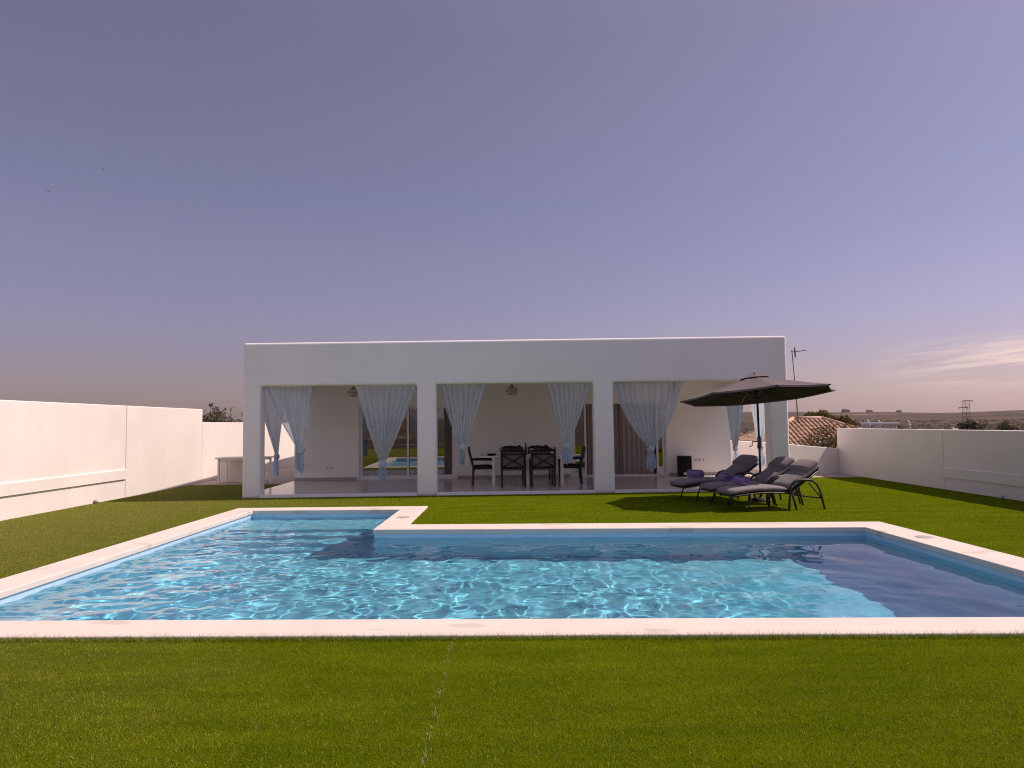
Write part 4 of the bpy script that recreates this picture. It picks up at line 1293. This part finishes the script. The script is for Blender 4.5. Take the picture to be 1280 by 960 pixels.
# distant white houses
for i, (px, Y, w, h, lab) in enumerate(((0.636, 420, 7, 4.5, 'tiny white house in the valley, just left of the pylon'), (0.645, 520, 5, 6, 'tiny tall white house in the valley, nearest the pylon'), (0.598, 460, 6, 3.5, 'tiny white house in the valley, farthest left of the pylon'), (0.705, 520, 7, 3.5, 'tiny white house in the valley right of the pylon'))):
    X = px*Y; z = hills(X, Y)
    t = thing('farm_house', lab, 'house', (X, Y, z), 0.3*i, 'white houses in the valley')
    obj('wall', MB().box(-w/2, w/2, -2.5, 2.5, -1, h), M['wall2'], t)
    obj('roof', MB().add([(-w/2-.3,-2.8,h+.02),(w/2+.3,-2.8,h+.02),(w/2+.3,2.8,h+.02),(-w/2-.3,2.8,h+.02),(-w/2-.3,0,h+1.3),(w/2+.3,0,h+1.3)], [(0,1,5,4),(2,3,4,5),(1,2,5),(3,0,4),(3,2,1,0)]), M['rooftile'], t)
# pylon
def pylon():
    X, Y = 166.0, 250.0; zb = hills(X, Y)
    t = thing('electricity_pylon', 'lattice electricity pylon standing in the valley above the shaded wall', 'pylon', (X, Y, zb), 0.2)
    Ht = 8.2 - zb
    def hw(z): return 1.35 - 0.55*min(1, z/(Ht*0.55))
    mb = MB()
    for sx in (-1, 1):
        for sy in (-1, 1):
            mb.tube([(sx*hw(0), sy*hw(0), 0), (sx*hw(Ht*.55), sy*hw(Ht*.55), Ht*.55), (sx*0.8, sy*0.8, Ht)], 0.085, 4)
    obj('leg', mb, M['steel'], t)
    mb = MB(); nl = 9
    for k in range(nl):
        z0, z1 = Ht*k/nl, Ht*(k+1)/nl; a, b = hw(z0), hw(z1)
        for s in (-1, 1):
            mb.tube([(-a, s*a, z0), (b, s*b, z1)], 0.042, 4); mb.tube([(a, s*a, z0), (-b, s*b, z1)], 0.042, 4)
            mb.tube([(s*a, -a, z0), (s*b, b, z1)], 0.042, 4); mb.tube([(s*a, a, z0), (s*b, -b, z1)], 0.042, 4)
            mb.tube([(-b, s*b, z1), (b, s*b, z1)], 0.042, 4)
    obj('lattice', mb, M['steel'], t)
    for x0, x1, z in ((-1.0, 3.0, Ht-0.1), (-3.0, 0.8, Ht-2.6)):
        obj('cross_arm', MB().tube([(x0, 0, z), (x1, 0, z)], 0.14, 4), M['steel'], t)
        for x in (x0+0.1, x1-0.1):
            obj('insulator', MB().lathe([(0.05, 0), (0.12, -0.1), (0.05, -0.2), (0.12, -0.3), (0.05, -0.45), (0.0, -0.46)], (x, 0, z-0.1), 8), M['steel'], t)
pylon()

# two birds high in the sky
def bird(loc, rz, bank, lab):
    t = thing('bird', lab, 'bird', loc, rz, 'birds in the sky'); t.rotation_euler = (bank, 0, rz); t.scale = (0.6,)*3
    obj('body', MB().lathe([(0.0, -0.16), (0.02, -0.13), (0.035, -0.03), (0.03, 0.06), (0.022, 0.10), (0.024, 0.12), (0.0, 0.16)], n=10, axis=(1, 0, 0)), M['bird'], t)
    for s in (-1, 1):
        rows = [[(0.07, s*0.02, 0.015), (-0.05, s*0.02, 0.01)], [(0.10, s*0.15, 0.055), (-0.03, s*0.16, 0.045)], [(0.03, s*0.30, 0.045), (-0.06, s*0.28, 0.04)], [(-0.07, s*0.43, 0.02), (-0.08, s*0.42, 0.02)]]
        mb = MB().sheet(rows); mb.sheet([[(x, y, z-0.008) for x, y, z in r] for r in rows])
        obj('wing', mb, M['bird'], t)
    obj('tail', MB().add([(-0.14,-0.015,0),(-0.14,0.015,0),(-0.25,0.04,0.005),(-0.25,-0.04,0.005),(-0.14,-0.015,-0.006),(-0.14,0.015,-0.006),(-0.25,0.04,-0.002),(-0.25,-0.04,-0.002)], [(0,1,2,3),(7,6,5,4),(0,4,5,1),(1,5,6,2),(2,6,7,3),(3,7,4,0)]), M['bird'], t)
def sky_at(px, py, D):
    a = CF*853.3 + CR*(px-640) + CU*(480-py)
    return Vector((0, 0, 1.6)) + a.normalized()*D

# ------------------------------------------------------------------ camera
pitch, roll = math.radians(3.35), math.radians(0.7)
CF = Vector((0, math.cos(pitch), math.sin(pitch))); r0 = Vector((1, 0, 0)); u0 = r0.cross(CF)
CR = r0*math.cos(roll) - u0*math.sin(roll); CU = u0*math.cos(roll) + r0*math.sin(roll)
cam = bpy.data.cameras.new('camera'); cam.lens = 24.0; cam.sensor_width = 36.0; cam.clip_end = 30000; cam.clip_start = 0.05
co = bpy.data.objects.new('camera', cam); COL.objects.link(co)
mw = Matrix(((CR.x, CU.x, -CF.x, 0), (CR.y, CU.y, -CF.y, 0), (CR.z, CU.z, -CF.z, 1.6), (0, 0, 0, 1)))
co.matrix_world = mw
scene.camera = co
bird((-36.6, 60.3, 25.0), 0.9, 0.5, 'dark bird gliding in the sky, the higher of the two')
bird((-45.8, 66.5, 25.2), 2.6, 0.1, 'dark bird gliding in the sky, the lower and farther left of the two')

# ------------------------------------------------------------------ hazy air over the valley
hm, hnt, hnd, hlk, hb = new_mat('haze_air'); hnd.remove(hb)
pv = hnd.new('ShaderNodeVolumePrincipled'); pv.inputs['Density'].default_value = HAZE
pv.inputs['Color'].default_value = (0.86, 0.78, 0.78, 1); pv.inputs['Anisotropy'].default_value = 0.2
hlk.new(pv.outputs[0], hnd['Material Output'].inputs['Volume'])
tag(obj('haze', MB().box(-9700, 9700, -9700, 9700, -140, 60), hm), kind='stuff', label='thin pale haze lying over the whole valley', cat='haze')
# ------------------------------------------------------------------ light
SD = Vector((0.82, 0.13, 1.0)).normalized()
elev = math.asin(SD.z); azim = math.atan2(SD.x, SD.y)
sun = bpy.data.lights.new('sun', 'SUN'); sun.energy = 4.05; sun.angle = math.radians(0.5); sun.color = (1.0, 0.80, 0.675)
sun.cycles.is_caustics_light = True
so = bpy.data.objects.new('sun', sun); COL.objects.link(so)
so.rotation_euler = SD.to_track_quat('Z', 'Y').to_euler(); so.location = (20, 5, 30)

wd = bpy.data.worlds.new('World'); scene.world = wd; wd.use_nodes = True
nt = wd.node_tree; nd = nt.nodes; lk = nt.links
bg = nd['Background']; bg.inputs['Strength'].default_value = 0.0735
sky = nd.new('ShaderNodeTexSky'); sky.sky_type = 'NISHITA'; sky.sun_disc = False
sky.sun_elevation = elev; sky.sun_rotation = azim; sky.dust_density = 1.5; sky.altitude = 100; sky.ozone_density = 1.0
hs = nd.new('ShaderNodeHueSaturation'); hs.inputs['Saturation'].default_value = 0.45; lk.new(sky.outputs[0], hs.inputs['Color'])
tc = nd.new('ShaderNodeTexCoord'); sp = nd.new('ShaderNodeSeparateXYZ'); lk.new(tc.outputs['Generated'], sp.inputs[0])
tint = ramp(nt, sp.outputs[2], [(0.0, (1.12, 0.83, 0.88)), (0.047, (0.99, 0.74, 0.81)), (0.10, (0.87, 0.70, 0.88)), (0.16, (0.79, 0.685, 0.94)), (0.31, (0.75, 0.69, 0.96)), (0.5, (0.80, 0.70, 0.95)), (0.75, (1.0, 0.9, 1.15)), (1.0, (1.1, 1.0, 1.25))])  # stops towards the zenith raised above the view to add fill light
skyc = mixc(nt, 1.0, hs.outputs[0], tint, 'MULTIPLY')
low = ramp(nt, sp.outputs[2], [(0.0, 1.0), (0.25, 0.0)])
xf = math_(nt, 'ADD', 1.0, math_(nt, 'MULTIPLY', math_(nt, 'MULTIPLY', sp.outputs[0], 0.28), low))
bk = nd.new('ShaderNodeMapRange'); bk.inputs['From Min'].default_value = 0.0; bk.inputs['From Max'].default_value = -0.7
bk.inputs['To Min'].default_value = 1.0; bk.inputs['To Max'].default_value = 1.30; lk.new(sp.outputs[1], bk.inputs['Value'])  # sky behind the camera brightened, added fill for the house front and porch
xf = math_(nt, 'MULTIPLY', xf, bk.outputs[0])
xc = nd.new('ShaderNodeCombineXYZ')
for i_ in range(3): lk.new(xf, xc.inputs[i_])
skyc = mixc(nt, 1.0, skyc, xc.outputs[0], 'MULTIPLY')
# thin cirrus low in the sky towards the right
zz = math_(nt, 'ADD', sp.outputs[2], 0.03)
cv = nd.new('ShaderNodeCombineXYZ')
lk.new(math_(nt, 'MULTIPLY', sp.outputs[0], 5.0), cv.inputs[0]); lk.new(math_(nt, 'MULTIPLY', sp.outputs[1], 2.0), cv.inputs[1])
lk.new(math_(nt, 'ADD', math_(nt, 'MULTIPLY', sp.outputs[2], 62.0), math_(nt, 'MULTIPLY', sp.outputs[0], -5.0)), cv.inputs[2])
cn = noise(nt, cv.outputs[0], 1.0, 6, 0.62, 0.5)
mask = math_(nt, 'MULTIPLY', ramp(nt, sp.outputs[0], [(0.46, 0.0), (0.585, 1.0), (0.75, 1.0), (0.9, 0.2)]), ramp(nt, sp.outputs[2], [(0.030, 0.0), (0.052, 0.85), (0.080, 1.0), (0.093, 0.35), (0.105, 0.0)]))
cl = math_(nt, 'MULTIPLY', ramp(nt, cn, [(0.37, 0.0), (0.51, 1.0)]), mask)
skyc = mixc(nt, math_(nt, 'MULTIPLY', cl, 0.9), skyc, (10.6, 8.0, 7.2))
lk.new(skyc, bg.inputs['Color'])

# ------------------------------------------------------------------ render settings
scene.render.engine = 'CYCLES'
scene.render.resolution_x = 1024; scene.render.resolution_y = 768
cy = scene.cycles
cy.max_bounces = 14; cy.transparent_max_bounces = 16; cy.transmission_bounces = 8; cy.glossy_bounces = 5; cy.diffuse_bounces = 7
cy.caustics_refractive = True; cy.caustics_reflective = False
cy.sample_clamp_indirect = 6.0
cy.use_denoising = True
cy.denoising_prefilter = 'NONE'
cy.filter_width = 1.05
vs_ = scene.view_settings
vs_.view_transform = 'Standard'; vs_.look = 'None'; vs_.gamma = 1.0; vs_.exposure = 0.30; vs_.use_curve_mapping = False
